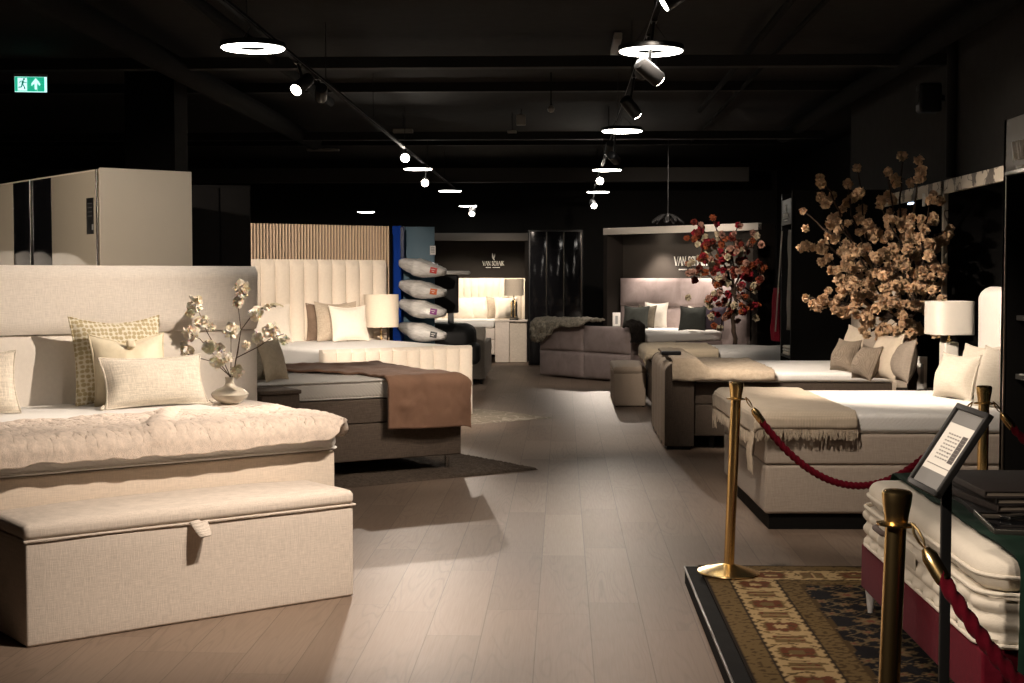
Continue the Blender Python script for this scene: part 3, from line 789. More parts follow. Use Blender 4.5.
t = thing('table_lamp', 'drum-shade lamp with a leafy base before the blue rack', 'lamp', lp+Vector((0, 0, .645)))
SHADE = fabric('pale_shade', (.72, .62, .49), 'linen', .2, .05)
MB().lathe([(.195, .30), (.215, .30), (.215, .70), (.20, .70), (.20, .302)], 40, cap=False).build('lamp_shade', SHADE, t)
MB().lathe([(.001, 0), (.075, 0), (.075, .015), (.012, .025), (.012, .5), (.001, .5)], 20).build('stem', BRASS, t)
g = MB()
for i in range(26):
    a = i*2.4; z = .04+.25*i/26; d = Vector((math.cos(a), math.sin(a), .35))
    g.xf((0, 0, z)).grid(2, 4, lambda u, v: d*(.012+.10*v)+Vector((-math.sin(a), math.cos(a), 0))*(u-.5)*.07*math.sin(PI*min(.98, v+.06))+Vector((0, 0, -.04*v*v)))
g.build('petal_base', plain('blush_ceramic', (.66, .52, .43), .4), t, angle=180)

# ------------------------------------------------------------------ white wardrobe and the dark one
WC = Vector((-3.277, 10.0, 0)); wr = math.radians(40)
fW = Fr(WC.x, WC.y, math.radians(130))      # local x runs along the glass doors, away from the corner
t = thing('sliding_wardrobe', 'tall white wardrobe with ivory and black glass doors behind cream bed', 'wardrobe', WC, fW.rz)
IVP = plain('ivory_board', (.66, .58, .46), .45); IVG = plain('ivory_glass', (.50, .44, .34), .07, coat=.5)
ZW = 2.336
MB().box((1.6, -.36, ZW/2), (3.2, .66, ZW), .003).build('carcass', IVP, t)
MB().box((-.01, -.34, ZW/2), (.02, .70, ZW), .002).build('side_panel', IVP, t)
def door(x0, x1, m, nm='door'):
    o = MB().box(((x0+x1)/2, -.006, ZW/2-.004), (x1-x0-.006, .03, ZW-.03), .003).build(nm, m, t); return o
door(.05, .944, IVG); door(.944, 1.39, BLACKG); door(1.39, 1.80, BLACKG); door(1.80, 2.7, IVG)
al = plain('brushed_steel', (.55, .54, .52), .25, metal=1)
for x in (.03, 1.39): MB().box((x, .012, ZW/2), (.022 if x < .1 else .01, .012, ZW-.02), .002).build('door_profile', al, t)
for x in (.30,): pass
st = MB().box((.17, .0105, 2.0), (.13, .003, .26), .001).build('sticker', plain('black_label', (.008, .008, .008), .5), t)
MB().box((.12, .0125, 1.92), (.03, .002, .04)).build('code_patch', plain('grey_print', (.3, .3, .29), .6), st)
for i in range(4): MB().box((.17, .0125, 2.09-.03*i), (.09, .001, .006)).build('text_line', plain('grey_print_dark', (.08, .08, .08), .6), st)
# white duvet over a rail left of the picture, seen mirrored in the glass doors
t = thing('duvet_rail', 'white duvet hung over a low rail, mirrored in the wardrobe glass', 'duvet', (-5.75, 11.75, 0), math.radians(40))
g = MB().grid(20, 60, lambda u, v: (lerp(-.6, .6, u), .16*math.sin(PI*v*1.0)*0+(-.2*math.cos(PI*v) if .3 < v < .7 else (-.2*math.cos(PI*.3) if v <= .3 else .2*math.cos(PI*.3)))*1.2+.02*fbm(u*3, v*6, 0, 1), (1.72+.08*math.sin((v-.3)/.4*PI)-.25*(u-.5)**2 if .3 <= v <= .7 else 1.72-.25*(u-.5)**2-1.3*((.3-v) if v < .3 else (v-.7))*2)))
solid(g.build('duvet', WHITE, t, angle=180), .05)
for sx in (-.55, .55): MB().tube([(sx, 0, 0), (sx, 0, 1.6)], .02, 8).build('upright', BLACKM, t)
MB().tube([(-.6, 0, 1.6), (.6, 0, 1.6)], .02, 8).build('rail', BLACKM, t)
xa, xb = at(188, 200, 12.6).x, at(248, 200, 12.6).x
t = thing('dark_wardrobe', 'plain black wardrobe between the white wardrobe and the slat panel', 'wardrobe', ((xa+xb)/2-.02, 12.75, 0), .235)
zt = at(215, 185, 12.6).z
MB().box((0, .02, zt/2), (xb-xa, .34, zt), .004).build('carcass', plain('anthracite_board', (.010, .009, .0085), .7, spec=.2), t)
for s in (-1, 1):
    d = MB().box((s*(xb-xa)/4, -.16, zt/2), ((xb-xa)/2-.012, .02, zt-.05), .003).build('door', plain('anthracite_board', (.010, .009, .0085), .7, spec=.2), t)
    MB().tube([(s*.02, -.178, .95), (s*.02, -.19, 1.0), (s*.02, -.19, 1.2), (s*.02, -.178, 1.25)], .006, 6).build('handle', BLACKM, d)

# ------------------------------------------------------------------ blue pillow rack with wrapped pillows
BLUE = plain('royal_blue_board', (.004, .035, .25), .8, spec=.1); TEAL = plain('teal_print_board', (.045, .115, .165), .55)
def rx(px, Y): return at(px, 276, Y).x
YR = 18.7
zt = at(396, 226, YR).z
t = thing('pillow_rack', 'blue and teal display rack holding wrapped pillows behind the drum lamp', 'rack', (rx(397, YR), YR, 0))
MB().box((0, .12, zt/2), (.11, .30, zt), .004).build('post', BLUE, t)
MB().box((.26, .30, zt/2), (.42, .03, zt), .004).build('back_panel', TEAL, t)
MB().box((.07, -.015, zt-.22), (.06, .03, .42), .01).build('side_bracket', plain('navy_board', (.004, .014, .06), .5), t)
for zz in (1.56, 1.28, .99, .69):
    MB().box((.27, .09, zz-.125), (.44, .40, .018), .003).build('shelf', plain('clear_grey_shelf', (.40, .40, .38), .3), t)
pt = at(432, 250, YR)
q = MB().box((.45, .26, pt.z), (.075, .01, .12), .002).build('price_tag', plain('white_card', (.72, .7, .66), .6), t)
for i in range(4): MB().box((.45, .2535, pt.z+.035-.02*i), (.05, .002, .005)).build('print_line', plain('grey_print_dark', (.08, .08, .08), .6), q)
def film():
    m, g, b = mat('plastic_wrap', (.70, .67, .62), .22, spec=.6, coat=.35)
    f = g.math('MULTIPLY_ADD', g.noise(g.mapping(g.obj(), (3, 6, 16)), 1.6, 5, .65, 1.2), 2.2, -.6, clamp=True)
    g.L.new(g.mix(f, (.50, .48, .45), (.86, .83, .78)), b.inputs['Base Color']); g.L.new(g.bump(f, .6, .01), b.inputs['Normal']); return m
FILM = film()
def wrapped(y1, y2, col, desc):
    a = at(401, y1, YR-.02); b2 = at(445, y2, YR-.30); L = (b2-a).length
    t = thing('wrapped_pillow', desc, 'wrapped pillow', a, 0, 'wrapped pillows on the blue rack')
    d = (b2-a).normalized()
    t.rotation_euler = d.to_track_quat('X', 'Z').to_euler()
    g = MB()
    def fn(u, v):
        k = u; an = v*2*PI
        env = (.42+.58*min(1, k/.42)**.8)*(1 if k < .45 else 1-((k-.45)/.55)**1.5*.62)*(1 if 0 < k < .985 else .25)
        hw = .118*env; dw = .19*env
        c, s_ = math.cos(an), math.sin(an)
        w_ = 1+.10*fbm(k*5, c*1.5, s_*1.5+y1, 1.4)
        return (k*L, dw*w_*math.copysign(abs(c)**.8, c), hw*w_*math.copysign(abs(s_)**.8, s_)-.02*math.sin(k*PI))
    g.grid(40, 24, fn); g.build('wrapping', FILM, t, angle=180)
    lab = MB().xf((L*.84, -.112, .0), (0, 0, .42)).box((0, 0, 0), (.09, .03, .075), .004).build('paper_label', col, t)
    MB().xf((L*.84, -.122, .0), (0, 0, .42)).box((0, -.008, .012), (.05, .006, .008)).build('print_mark', plain('white_card', (.72, .7, .66), .6), lab)
    MB().xf((L*.84, -.122, .0), (0, 0, .42)).box((0, -.008, -.012), (.03, .006, .008)).build('print_mark', plain('white_card', (.72, .7, .66), .6), lab)
wrapped(262, 272, plain('label_red', (.55, .035, .03), .5), 'wrapped pillow with the red label, topmost on the blue rack')
wrapped(284, 293, plain('label_orange', (.62, .13, .02), .5), 'wrapped pillow with the orange label, second from top')
wrapped(303, 313, plain('label_purple', (.25, .05, .22), .5), 'wrapped pillow with the purple label, third from top')
wrapped(326, 336, plain('label_grey', (.05, .05, .05), .5), 'wrapped pillow with the dark label, lowest on the blue rack')
# black lounge chair with a raised headrest
YK = 19.3
t = thing('recliner_chair', 'black recliner chair with a tall boxy headrest beside the wrapped pillows', 'chair', (rx(447, YK), YK, 0))
LEA = plain('black_leather', (.009, .009, .009), .55)
z0, z1 = at(447, 313, YK).z, at(447, 275, YK).z
MB().box((-.07, .0, (z0+z1)/2), (.45, .12, z1-z0), .02, 3).build('headrest', LEA, t)
MB().box((.05, .02, z0-.08), (.08, .05, .24), .012).build('headrest_post', plain('dark_steel', (.05, .055, .055), .4), t)
MB().box((.03, .15, .72), (.72, .62, .42), .17, 6, lambda p, n: .012*fbm(p.x, p.y, p.z, 4), (6, 6, 4)).build('seat_shell', LEA, t)
MB().box((.36, -.02, .52), (.18, .40, .30), .085, 5).build('armrest', LEA, t)
MB().box((.0, .15, .30), (.5, .5, .5), .06, 3).build('seat_base', LEA, t)
MB().lathe([(.26, 0), (.28, .01), (.1, .05), (.05, .09)], 24).build('foot_plate', BLACKM, t, loc=(0, .15, 0))
o = MB().box((0, 0, 0), (.46, .22, .05), .024, 4).build('foam_pad', WHITE, None, loc=(rx(453, YK-.05), YK-.05, z1+.03)); tag(o, 'thin white foam pad lying on top of the black headrest', 'pad')
YG = 20.55
t = thing('grey_footboard_bed', 'grey upholstered bed end with small feet behind the black recliner', 'bed', (rx(468, YG), YG+.1, 0))
GREYU = fabric('warm_grey_upholstery', (.38, .34, .29), 'linen', .3, .1)
zt = at(478, 327, YG).z
MB().box((0.0, 0, (zt+.07)/2), (rx(485, YG)-rx(451, YG), .16, zt-.07), .02, 3).build('footboard', GREYU, t)
MB().box((-.1, .9, .35), (.3+.4, 1.6, .5), .02, 2).build('box_spring', GREYU, t)
legs(t, [(.19, -.03), (.05, -.03), (-.16, -.03), (-.2, 1.6), (.15, 1.6)], .075, BLACKM, .018)
# ------------------------------------------------------------------ sign lettering
SIGNW = plain('sign_ivory', (.92, .89, .82), .5)
GL = {'V': ([[(0, 1), (.42, 0)]], [[(.84, 1), (.42, 0)]], [(0, 1), (.84, 1)], .84), 'A': ([[(.42, 1), (.84, 0)]], [[(.42, 1), (0, 0)], [(.16, .36), (.68, .36)]], [(0, 0), (.84, 0)], .84),
      'N': ([[(.08, 1), (.72, 0)]], [[(.08, 0), (.08, 1)], [(.72, 0), (.72, 1)]], [(.08, 0), (.08, 1), (.72, 1)], .80),
      'S': ([[(.42, .90), (.24, 1), (.08, .86), (.12, .64), (.40, .40), (.46, .18), (.28, 0), (.06, .10)]], [[(.44, .8), (.44, 1)], [(.05, .0), (.05, .24)]], [], .52),
      'C': ([[(.62, .86), (.42, 1), (.18, .9), (.05, .5), (.18, .1), (.42, 0), (.64, .14)]], [[(.63, .74), (.63, 1)]], [], .70),
      'H': ([[(.1, 0), (.1, 1)], [(.66, 0), (.66, 1)]], [[(.1, .5), (.66, .5)]], [(.1, 0), (.1, 1), (.66, 0), (.66, 1)], .76),
      'I': ([[(.12, 0), (.12, 1)]], [], [(.12, 0), (.12, 1)], .24), 'K': ([[(.1, 0), (.1, 1)], [(.24, .52), (.72, 0)]], [[(.1, .42), (.62, 1)]], [(.1, 0), (.1, 1), (.70, 0), (.64, 1)], .74), ' ': ([], [], [], .36)}
def letters(text, width, d=.012):
    tw = sum(GL[c][3]+.09 for c in text); k = width/tw; g = MB(); x = -width/2
    def stroke(a, b, w):
        a = Vector((x+a[0]*k, 0, a[1]*k*1.5)); b = Vector((x+b[0]*k, 0, b[1]*k*1.5)); dd = (b-a)
        if dd.length < 1e-6: return
        dd.normalize(); n_ = Vector((-dd.z, 0, dd.x))*w*k/2; a = a-dd*w*k*.2; b = b+dd*w*k*.2
        g.prism([((a+n_).x, (a+n_).z), ((a-n_).x, (a-n_).z), ((b-n_).x, (b-n_).z), ((b+n_).x, (b+n_).z)], -d, 0)
    for c in text:
        th, tn, se, w = GL[c]
        for pl in th:
            for a, b in zip(pl, pl[1:]): stroke(a, b, .125)
        for pl in tn:
            for a, b in zip(pl, pl[1:]): stroke(a, b, .055)
        for (sx, sz) in se: stroke((sx-.10, sz), (sx+.10, sz), .045)
        x += (w+.09)*k
    return g, k*1.5
def shop_sign(parent, width, loc, rot=(0, 0, 0), emblem=True):
    g, hgt = letters('VAN SCHAIK', width)
    g.build('sign_lettering', SIGNW, parent, loc=loc, rot=rot, smooth=False)
    R = Euler(rot).to_matrix()
    g = MB()
    for x0, n_ in ((-.36, 5), (-.02, 7)):      # the small second line, too fine to read
        for i in range(n_): 
            xx = (x0+i*.052)*width*.95; g.box((xx, -.005, 0), (width*.034, .01, hgt*(.10 if i % 2 else .13))); g.box((xx, -.005, hgt*.06), (width*.018, .01, hgt*.06))
    g.build('small_print', SIGNW, parent, loc=Vector(loc)+R @ Vector((0, 0, -hgt*.46)), rot=rot, smooth=False)
    if emblem:
        w = width*.19; e = MB()
        e.prism([(-.30*w, 1.75*w), (-.16*w, 1.55*w), (-.02*w, 1.0*w), (.16*w, .52*w), (.30*w, 0), (.05*w, .05*w), (-.20*w, .38*w), (-.36*w, .75*w), (-.34*w, 1.2*w)], -.01, 0)
        e.prism([(.32*w, 1.65*w), (.36*w, 1.1*w), (.30*w, .72*w), (.18*w, .55*w), (.10*w, .75*w), (.22*w, 1.15*w)], -.01, 0)
        e.build('feather_emblem', SIGNW, parent, loc=Vector(loc)+R @ Vector((0, 0, hgt*1.22)), rot=rot, smooth=False)

# ------------------------------------------------------------------ niche at the back left
BROWNP = plain('niche_brown_paint', (.016, .0125, .010), .8, spec=.2)
BEAMM = plain('niche_beam_taupe', (.16, .14, .118), .5)
YN = 26.0
xa, xb = rx(424, YN)-.5, rx(528, YN)
zb0, zb1 = at(480, 240.5, YN).z, at(480, 233, YN).z
t = thing('display_niche', 'dark brown display niche with shop sign at far back left', 'niche', ((xa+xb)/2, YN, 0)); wN = xb-xa
MB().box((0, 1.72, 1.2), (wN, .06, 2.4), .004).build('back_wall', BROWNP, t)
for s in (-1, 1): MB().box((s*(wN/2-.03), .88, 1.2), (.06, 1.7, 2.4), .004).build('side_wall', BROWNP, t)
MB().box((0, .06, (zb0+zb1)/2), (wN, .12, zb1-zb0), .006).build('front_beam', BEAMM, t)
MB().box((0, .92, zb1-.02), (wN-.12, 1.58, .04), .003).build('top_board', BROWNP, t)
for px in (462, 510):
    q = MB().lathe([(.001, -.004), (.045, -.004), (.05, 0), (.05, .02)], 16).build('downlight', LENS_E, t, loc=(rx(px, YN+.5)-(xa+xb)/2, .35, zb1-.05))
sc = at(493.5, 265.5, YN+1.68); shop_sign(t, .42, (sc.x-(xa+xb)/2, 1.69, sc.z))
for px, w_ in ((462, 90), (510, 90)):
    lamp((rx(px, YN+.5), YN+.5, zb1-.08), (rx(px, YN+1.5)-.05, YN+1.2, .7), w_*.75, 110, .6, (1, .86, .68), .05)
xl, xr = rx(452, 26.9), rx(527, 26.9)
hz = at(490, 278, 27.4).z
t = thing('far_cream_bed', 'cream bed with padded headboard lit inside the far left niche', 'bed', ((rx(430, 26)+rx(496, 26))/2, 27.5, 0), -PI/2)
wb = rx(496, 26)-rx(430, 26)
MB().xf((.02, (xr+xl)/2-(rx(430, 26)+rx(496, 26))/2-.25, 0), (0, 0, PI/2)).relief(xr-xl+.55, hz-.05, .07, channels(14, .03), 112, 16, .05).build('headboard', CH, t)
layer(t, 'lower_box', .1, 2.0, wb, .16, .42, CREAM, .015); layer(t, 'upper_box', .1, 2.0, wb, .424, .63, CREAM, .015)
layer(t, 'mattress', .1, 1.98, wb-.02, .634, .76, WHITE, .05)
legs(t, [(1.9, wb/2-.1), (1.9, -wb/2+.1)], .16, BLACKM, .03)
for px, a, lb in ((462, .0, 'cream cushion leftmost in the row in the far left niche'), (474, .1, 'cream cushion second in the row in the far left niche'), (486, -.05, 'brightest plump cushion in the middle of the far niche row'), (499, .35, 'narrow cream cushion edge-on in the far niche row'), (507, .3, 'last cream cushion in the far niche row, beside the lamp')):
    p_ = at(px, 320, 26.95+.1*math.sin(px)); p_.z = .765
    pillow('throw_pillow', lb, .46, .42, .16, p_, a, .2, PALE if px != 499 else MUSH, 'cushions in the far left niche', seed=px)
YS = 25.6
t = thing('far_nightstand', 'cream nightstand with angled front at the far left niche', 'nightstand', (rx(511, YS), YS, 0))
zt = at(511, 321, YS).z; w_ = rx(527, YS)-rx(495, YS)
MB().box((-w_*.28, .26, zt/2), (w_*.44, .5, zt-.02), .008, 2).build('front_body', CREAM, t); MB().box((w_*.22, .28, zt/2), (w_*.54, .46, zt-.02), .008).build('side_body', fabric('far_oat', (.62, .55, .46), 'linen'), t)
MB().box((0, .27, zt), (w_+.02, .54, .025), .005).build('top', CREAM, t)
lp = Vector((rx(514, YS+.25), YS+.25, zt+.013))
t = thing('table_lamp', 'drum lamp with gold and black slatted base in the far left niche', 'lamp', lp)
MB().box((0, 0, .012), (.16, .12, .024), .004).build('base', BLACKM, t)
for i, s in enumerate((-.045, -.015, .015, .045)): MB().box((s, 0, .20), (.024, .05, .34-.05*abs(i-1.5)), .003).build('slat', BRASS if i in (0, 2) else BLACKM, t)
MB().tube([(0, 0, .3), (0, 0, .46)], .008, 8).build('stem', BRASS, t)
MB().lathe([(.17, .44), (.175, .44), (.175, .74), (.17, .74), (.165, .45)], 32, cap=False).build('lamp_shade', SHADE, t)
# black gloss wardrobe between the niches
YQ = 25.0; xa, xb = rx(528.5, YQ), rx(583, YQ); zt = at(555, 230, YQ).z
t = thing('gloss_wardrobe', 'black gloss wardrobe with three tall doors between the two niches', 'wardrobe', ((xa+xb)/2, YQ, 0))
MB().box((0, .3, zt/2), (xb-xa, .56, zt), .004).build('carcass', BLACKM, t)
w_ = (xb-xa-.04)/3
for i in range(3):
    d = MB().box(((i-1)*w_, 0, zt/2), (w_-.02, .03, zt-.06), .003).build('door', BLACKG, t)
    MB().box(((i-1)*w_+w_/2-.012, -.018, zt/2), (.012, .012, zt-.08), .003).build('edge_profile', plain('dull_bronze', (.10, .09, .075), .35, metal=1), d)

# ------------------------------------------------------------------ lavender bed and its niche
f_ = math.radians(-138.0)
LF = onz(538, 376, 0)                      # left floor corner of the footboard
ux, uy = math.cos(f_+PI/2), math.sin(f_+PI/2)
fw = (math.cos(f_), math.sin(f_))
FWD = 2.02
fcx, fcy = LF.x+ux*FWD/2, LF.y+uy*FWD/2
fL = Fr(fcx-fw[0]*2.2, fcy-fw[1]*2.2, f_)
LAV = fabric('mauve_velvet', (.36, .29, .275), 'velvet', .2, .16, sheen=.8)
t = thing('mauve_bed', 'mauve velvet bed with tufted footboard and high headboard, back right', 'bed', (fL.x, fL.y, 0), fL.rz)
MB().xf((-.05, 0, 0), (0, 0, PI/2)).relief(2.76, .46, .09, tufts(2, 1, .04, .3), 60, 14, 1.075).build('headboard_top_panel', LAV, t)
MB().xf((-.05, 0, 0), (0, 0, PI/2)).relief(2.76, 1.02, .08, tufts(2, 1, .04, .3), 60, 20, .05).build('headboard_low_panel', LAV, t)
MB().xf((2.08, 0, 0), (0, 0, PI/2)).relief(FWD, .395, .08, tufts(2, 1, .05, .28), 60, 16, .42).build('footboard_top', LAV, t)
MB().xf((2.08, 0, 0), (0, 0, PI/2)).relief(FWD, .395, .08, tufts(2, 1, .05, .28), 60, 16, .02).build('footboard_bottom', LAV, t)
layer(t, 'box_spring', .03, 2.08, 1.84, .05, .56, LAV, .02)
layer(t, 'mattress', .03, 2.07, 1.82, .565, .73, WHITE, .05, None, matt_disp())
GFUR = fabric('olive_grey_fur', (.36, .32, .25), 'fur', .7, .4); DFUR = fabric('black_brown_fur', (.025, .021, .018), 'fur', .7, .4)
def frough(a, b, x, y, z, zx, zy):
    n1 = mn.noise(Vector((a*18, b*18, 5)))
    if zx > 0: x += .03*n1
    return x, y, z+.03*n1
def fe(u, v, a, b):
    lim = lerp(2.50, 2.22, min(1, v/.9))+.05*math.sin(v*9)
    return lerp(1.86, lim, u), b
drape('fur_throw', 'olive grey fur throw over the left corner of the mauve footboard', 'throw', Fr(fL.x, fL.y, fL.rz), 2.19, 1.01, .83, 1.8, 2.6, -1.04, .15, GFUR, r=.04, t=.03, na=50, nb=50, amp=.02, fold=.02, seed=11, off=.06, rough=frough, edge=fe)
drape('fur_throw', 'dark fur throw hanging at the right corner of the mauve footboard', 'throw', Fr(fL.x, fL.y, fL.rz), 2.19, 1.01, .83, 1.98, 2.25, .95, 1.26, DFUR, r=.04, t=.03, na=30, nb=40, amp=.02, fold=.02, seed=12, off=.05, rough=frough)
yL = f_+PI/2
GRF = fabric('charcoal_green_cotton', (.055, .058, .052), 'plain', .2, .1); OLV = fabric('olive_weave', (.15, .13, .10), 'linen', .4, .2); PLUM = fabric('plum_velvet', (.085, .065, .085), 'velvet', .2, .2, sheen=.5); OFFW = fabric('offwhite_cotton', (.66, .62, .55), 'plain', .2, .06)
def pl(name, px, a, w, h, dy, tl, m, lab, seed, zz=.735):
    p_ = fL.w(a, fL.hit(px, a), zz); pillow(name, lab, w*.82, h*.8, .13, p_, yL+dy, tl, m, seed=seed)
pl('throw_pillow', 655, .22, .52, .52, .3, .16, OFFW, 'off-white cushion behind the olive one on the mauve bed', 21)
pl('throw_pillow', 645, .42, .46, .46, .1, .2, OLV, 'olive cushion between the white and the dark one, mauve bed', 22)
pl('throw_pillow', 635, .70, .52, .46, .45, .28, GRF, 'dark green-grey cushion farthest left on the mauve bed', 23)
pl('throw_pillow', 693, .36, .52, .46, -.2, .2, OFFW, 'off-white cushion behind the dark one near the red tree', 24)
pl('throw_pillow', 692, .70, .52, .48, .45, .26, GRF, 'dark green-grey cushion left of the red tree trunk', 25)
pl('throw_pillow', 712, .50, .54, .48, .1, .2, PLUM, 'plum velvet cushion behind the red blossom tree', 26)
# menu card on a stand left of the mauve bed
p_ = fL.w(.25, -1.22, 0)
t = thing('side_table', 'dark side table with the white card, left of the mauve headboard', 'side table', p_, fL.rz)
MB().box((0, 0, .36), (.36, .36, .68), .01).build('body', TAUPE_D, t); MB().box((0, 0, .715), (.38, .38, .03), .006).build('top', TAUPE_D, t)
MB().box((.182, 0, .4), (.012, .3, .3), .004).build('drawer', TAUPE_D, t)
def card(loc, rz, w, h, lab):
    t = thing('card_holder', lab, 'card', loc, rz)
    MB().box((0, 0, h/2+.012), (w, .006, h), .002).build('card', plain('white_card', (.72, .7, .66), .6), t)
    MB().box((0, 0, .006), (w*1.02, .06, .012), .003).build('base', plain('clear_grey_shelf', (.40, .40, .38), .3), t)
    MB().box((0, -.0035, h*.5), (w*.34, .001, h*.62), 0).build('print_block', plain('grey_print', (.3, .3, .29), .6), t)
p2 = at(616.5, 330, p_.y-.1)
card((p2.x, p2.y, .732), yL*0+.1, .13, .22, 'white card in a holder at the left of the mauve bed')
NICHE2 = plain('niche_grey_brown', (.050, .042, .035), .8, spec=.2)
wn = 3.15
t = thing('display_niche', 'open niche with pale beam framing the mauve bed and shop sign', 'niche', (fL.x, fL.y, 0), fL.rz)
zt = 2.37
MB().box((-.13, .11, 1.18), (.06, 3.3, 2.36), .004).build('back_wall', NICHE2, t)
for s in (-1, 1):
    MB().box((.06, (1.74 if s > 0 else -1.52), 1.18), (.40, .10, 2.36), .006).build('side_wall', BROWNP, t)
MB().box((.22, .11, zt-.055), (.10, 3.36, .11), .008).build('front_beam', plain('pale_beam_board', (.66, .61, .54), .5), t)
MB().box((.04, .11, zt-.02), (.36, 3.3, .03), .003).build('top_board', BROWNP, t)
yy = fL.hit(691, -.10)
shop_sign(t, .72, (-.098, yy, at(690, 265.5, fL.w(-.1, yy).y).z), (0, 0, PI/2), emblem=False)
q = fL.w(.30, -.55); lamp((q.x, q.y, 2.2), tuple(fL.w(.12, -.5, 1.0)), 85, 100, .7, (1, .86, .74), .06)
q = fL.w(.30, .75); lamp((q.x, q.y, 2.2), tuple(fL.w(.12, .7, 1.0)), 85, 100, .7, (1, .86, .74), .06)
for yy in (-.5, .6): MB().lathe([(.001, -.004), (.045, -.004), (.05, 0), (.05, .02)], 16).build('downlight', LENS_E, t, loc=(.12, yy, zt-.045))
# black petal pendant hanging before that niche
YP = 21.2; p_ = at(668, 220, YP)
t = thing('petal_pendant', 'black petal-shaped pendant lamp hanging before the pale niche beam', 'pendant lamp', p_)
g = MB()
for i in range(11):
    a = i*2*PI/11
    g.grid(3, 6, lambda u, v: ((.04+.20*v)*math.cos(a+(u-.5)*.55*(1-.75*v)), (.04+.20*v)*math.sin(a+(u-.5)*.55*(1-.75*v)), .07-.10*v*v-.02*math.cos((u-.5)*3)+(i % 2)*.02))
solid(g.build('petals', BLACKM, t, angle=180), .006)
MB().lathe([(.001, -.02), (.04, 0), (.045, .05), (.03, .09), (.008, .10), (.008, .12)], 16).build('socket', BLACKM, t)
MB().tube([(0, 0, .1), (0, 0, CEIL-p_.z)], .006, 6).build('cord', BLACKM, t)
# ------------------------------------------------------------------ right row: ottoman, bed with beige throw
OTT = fabric('ottoman_pleather', (.50, .40, .31), 'plain', .2, .06)
P = onz(614, 407, 0)
t = thing('ottoman_bench', 'small beige upholstered chest standing at the end of the white bed', 'bench', (P.x, P.y, 0))
MB().box((.19, .66, .21), (.38, 1.32, .40), .015, 3, lambda p, n: .002*fbm(p.x, p.y, p.z, 4), (4, 10, 4)).build('body', OTT, t)
ld = MB().box((.19, .66, .445), (.395, 1.335, .07), .026, 4, lambda p, n: .022*max(0, n.z)*(1-(p.x/.19)**4)*(1-(p.y/.66)**4), (8, 16, 1)).build('lid', OTT, t)
MB().tube([(-.006, 1.3, .412), (-.006, -.004, .412), (.386, -.004, .412), (.386, 1.3, .412)], .006, 6).build('piping', OTT, ld)
for a, b in ((.03, .03), (.35, .03), (.03, 1.29), (.35, 1.29)): MB().lathe([(.015, 0), (.018, .012)], 10).build('foot', BLACKM, t, loc=(a, b, 0))
fJ = Fr(3.07, 16.86, PI)
t = thing('white_topped_bed', 'bed with white mattress behind the channel-footed taupe bed', 'bed', (fJ.x, fJ.y, 0), fJ.rz)
TP = fabric('taupe_linen', (.185, .15, .12), 'linen', .4, .18)
MB().xf((-.02, 0, 0), (0, 0, PI/2)).relief(1.9, 1.25, .1, edge_round, 30, 14, .05).build('headboard', TP, t)
layer(t, 'lower_box', 0, 2.05, 1.52, .10, .40, TP, .015); layer(t, 'upper_box', 0, 2.05, 1.52, .404, .575, TP, .015)
layer(t, 'mattress', 0, 2.06, 1.54, .58, .72, WHITE, .04, None, matt_disp(.008, 6))
legs(t, [(1.95, .75), (1.95, -.75), (.1, .75), (.1, -.75)], .11, BLACKM)
KNIT = fabric('wheat_knit', (.60, .50, .36), 'knit', .6, .14)
drape('woven_throw', 'wheat coloured throw over the end of the bed beside the ottoman', 'throw', fJ, 2.06, .77, .72, 1.32, 2.22, -.72, .88, KNIT, r=.05, t=.018, na=60, nb=60, amp=.012, fold=.02, fs=12, seed=14)
# ------------------------------------------------------------------ taupe bed with channel-wrapped foot
K0 = onz(663.7, 450, 0); KY0, KY1 = K0.y, 14.82
fK = Fr(3.06, (KY0+KY1)/2, PI)
t = thing('taupe_channel_bed', 'taupe bed whose channel-stitched footboard rolls over the top, right row', 'bed', (fK.x, fK.y, 0), fK.rz)
TAU = fabric('taupe_channel_fabric', (.40, .33, .26), 'plain', .25, .1, sheen=.3); TAUS = fabric('umber_side_linen', (.075, .058, .045), 'linen', .35, .18)
xe = fK.x-K0.x; Wk = KY1-KY0
prof = []
TH, ZF = .27, .795
r_ = .10
for i in range(8): prof.append((xe, .035+(ZF-r_-.035)*i/7, 1, 0))
for i in range(1, 8): a = PI/2*i/8; prof.append((xe-r_+r_*math.cos(a), ZF-r_+r_*math.sin(a), math.cos(a), math.sin(a)))
for i in range(5): prof.append((xe-r_-(TH-r_)*i/4, ZF, 0, 1))
NC = 5; nn = NC*16
def cf(u, v):
    k = u*(len(prof)-1); i = min(int(k), len(prof)-2); f = k-i
    q = [lerp(prof[i][c], prof[i+1][c], f) for c in range(4)]
    sv = (v*NC) % 1.0
    b_ = (.085*math.sin(PI*(sv-.18)/.82)**.5 if sv > .18 else 0)-.085
    return (q[0]+q[2]*b_, (v-.5)*Wk, q[1]+q[3]*b_)
MB().grid(len(prof)-1, nn, cf).build('channel_cover', TAU, t, angle=180)
g = MB()
poly = [(xe-.012, .035)]+[(p[0]-.012*p[2], p[1]-.012*p[3]) for p in prof[1:]]+[(xe-TH, .035)]
g.prism(poly, -Wk/2-.002, -Wk/2+.06); g.prism(poly, Wk/2-.06, Wk/2+.002); g.box((xe-TH+.02, 0, .41), (.04, Wk-.1, .74)); g.box((xe-TH/2, 0, .06), (TH-.06, Wk-.1, .05))
g.build('footboard', TAUS, t)
MB().box((xe-TH/2, 0, .02), (TH-.06, Wk-.06, .04)).build('plinth', BLACKM, t)
layer(t, 'lower_box', 0, xe-TH-.01, Wk-.14, .12, .405, TAUS, .012); layer(t, 'upper_box', 0, xe-TH-.01, Wk-.14, .41, .605, TAUS, .012)
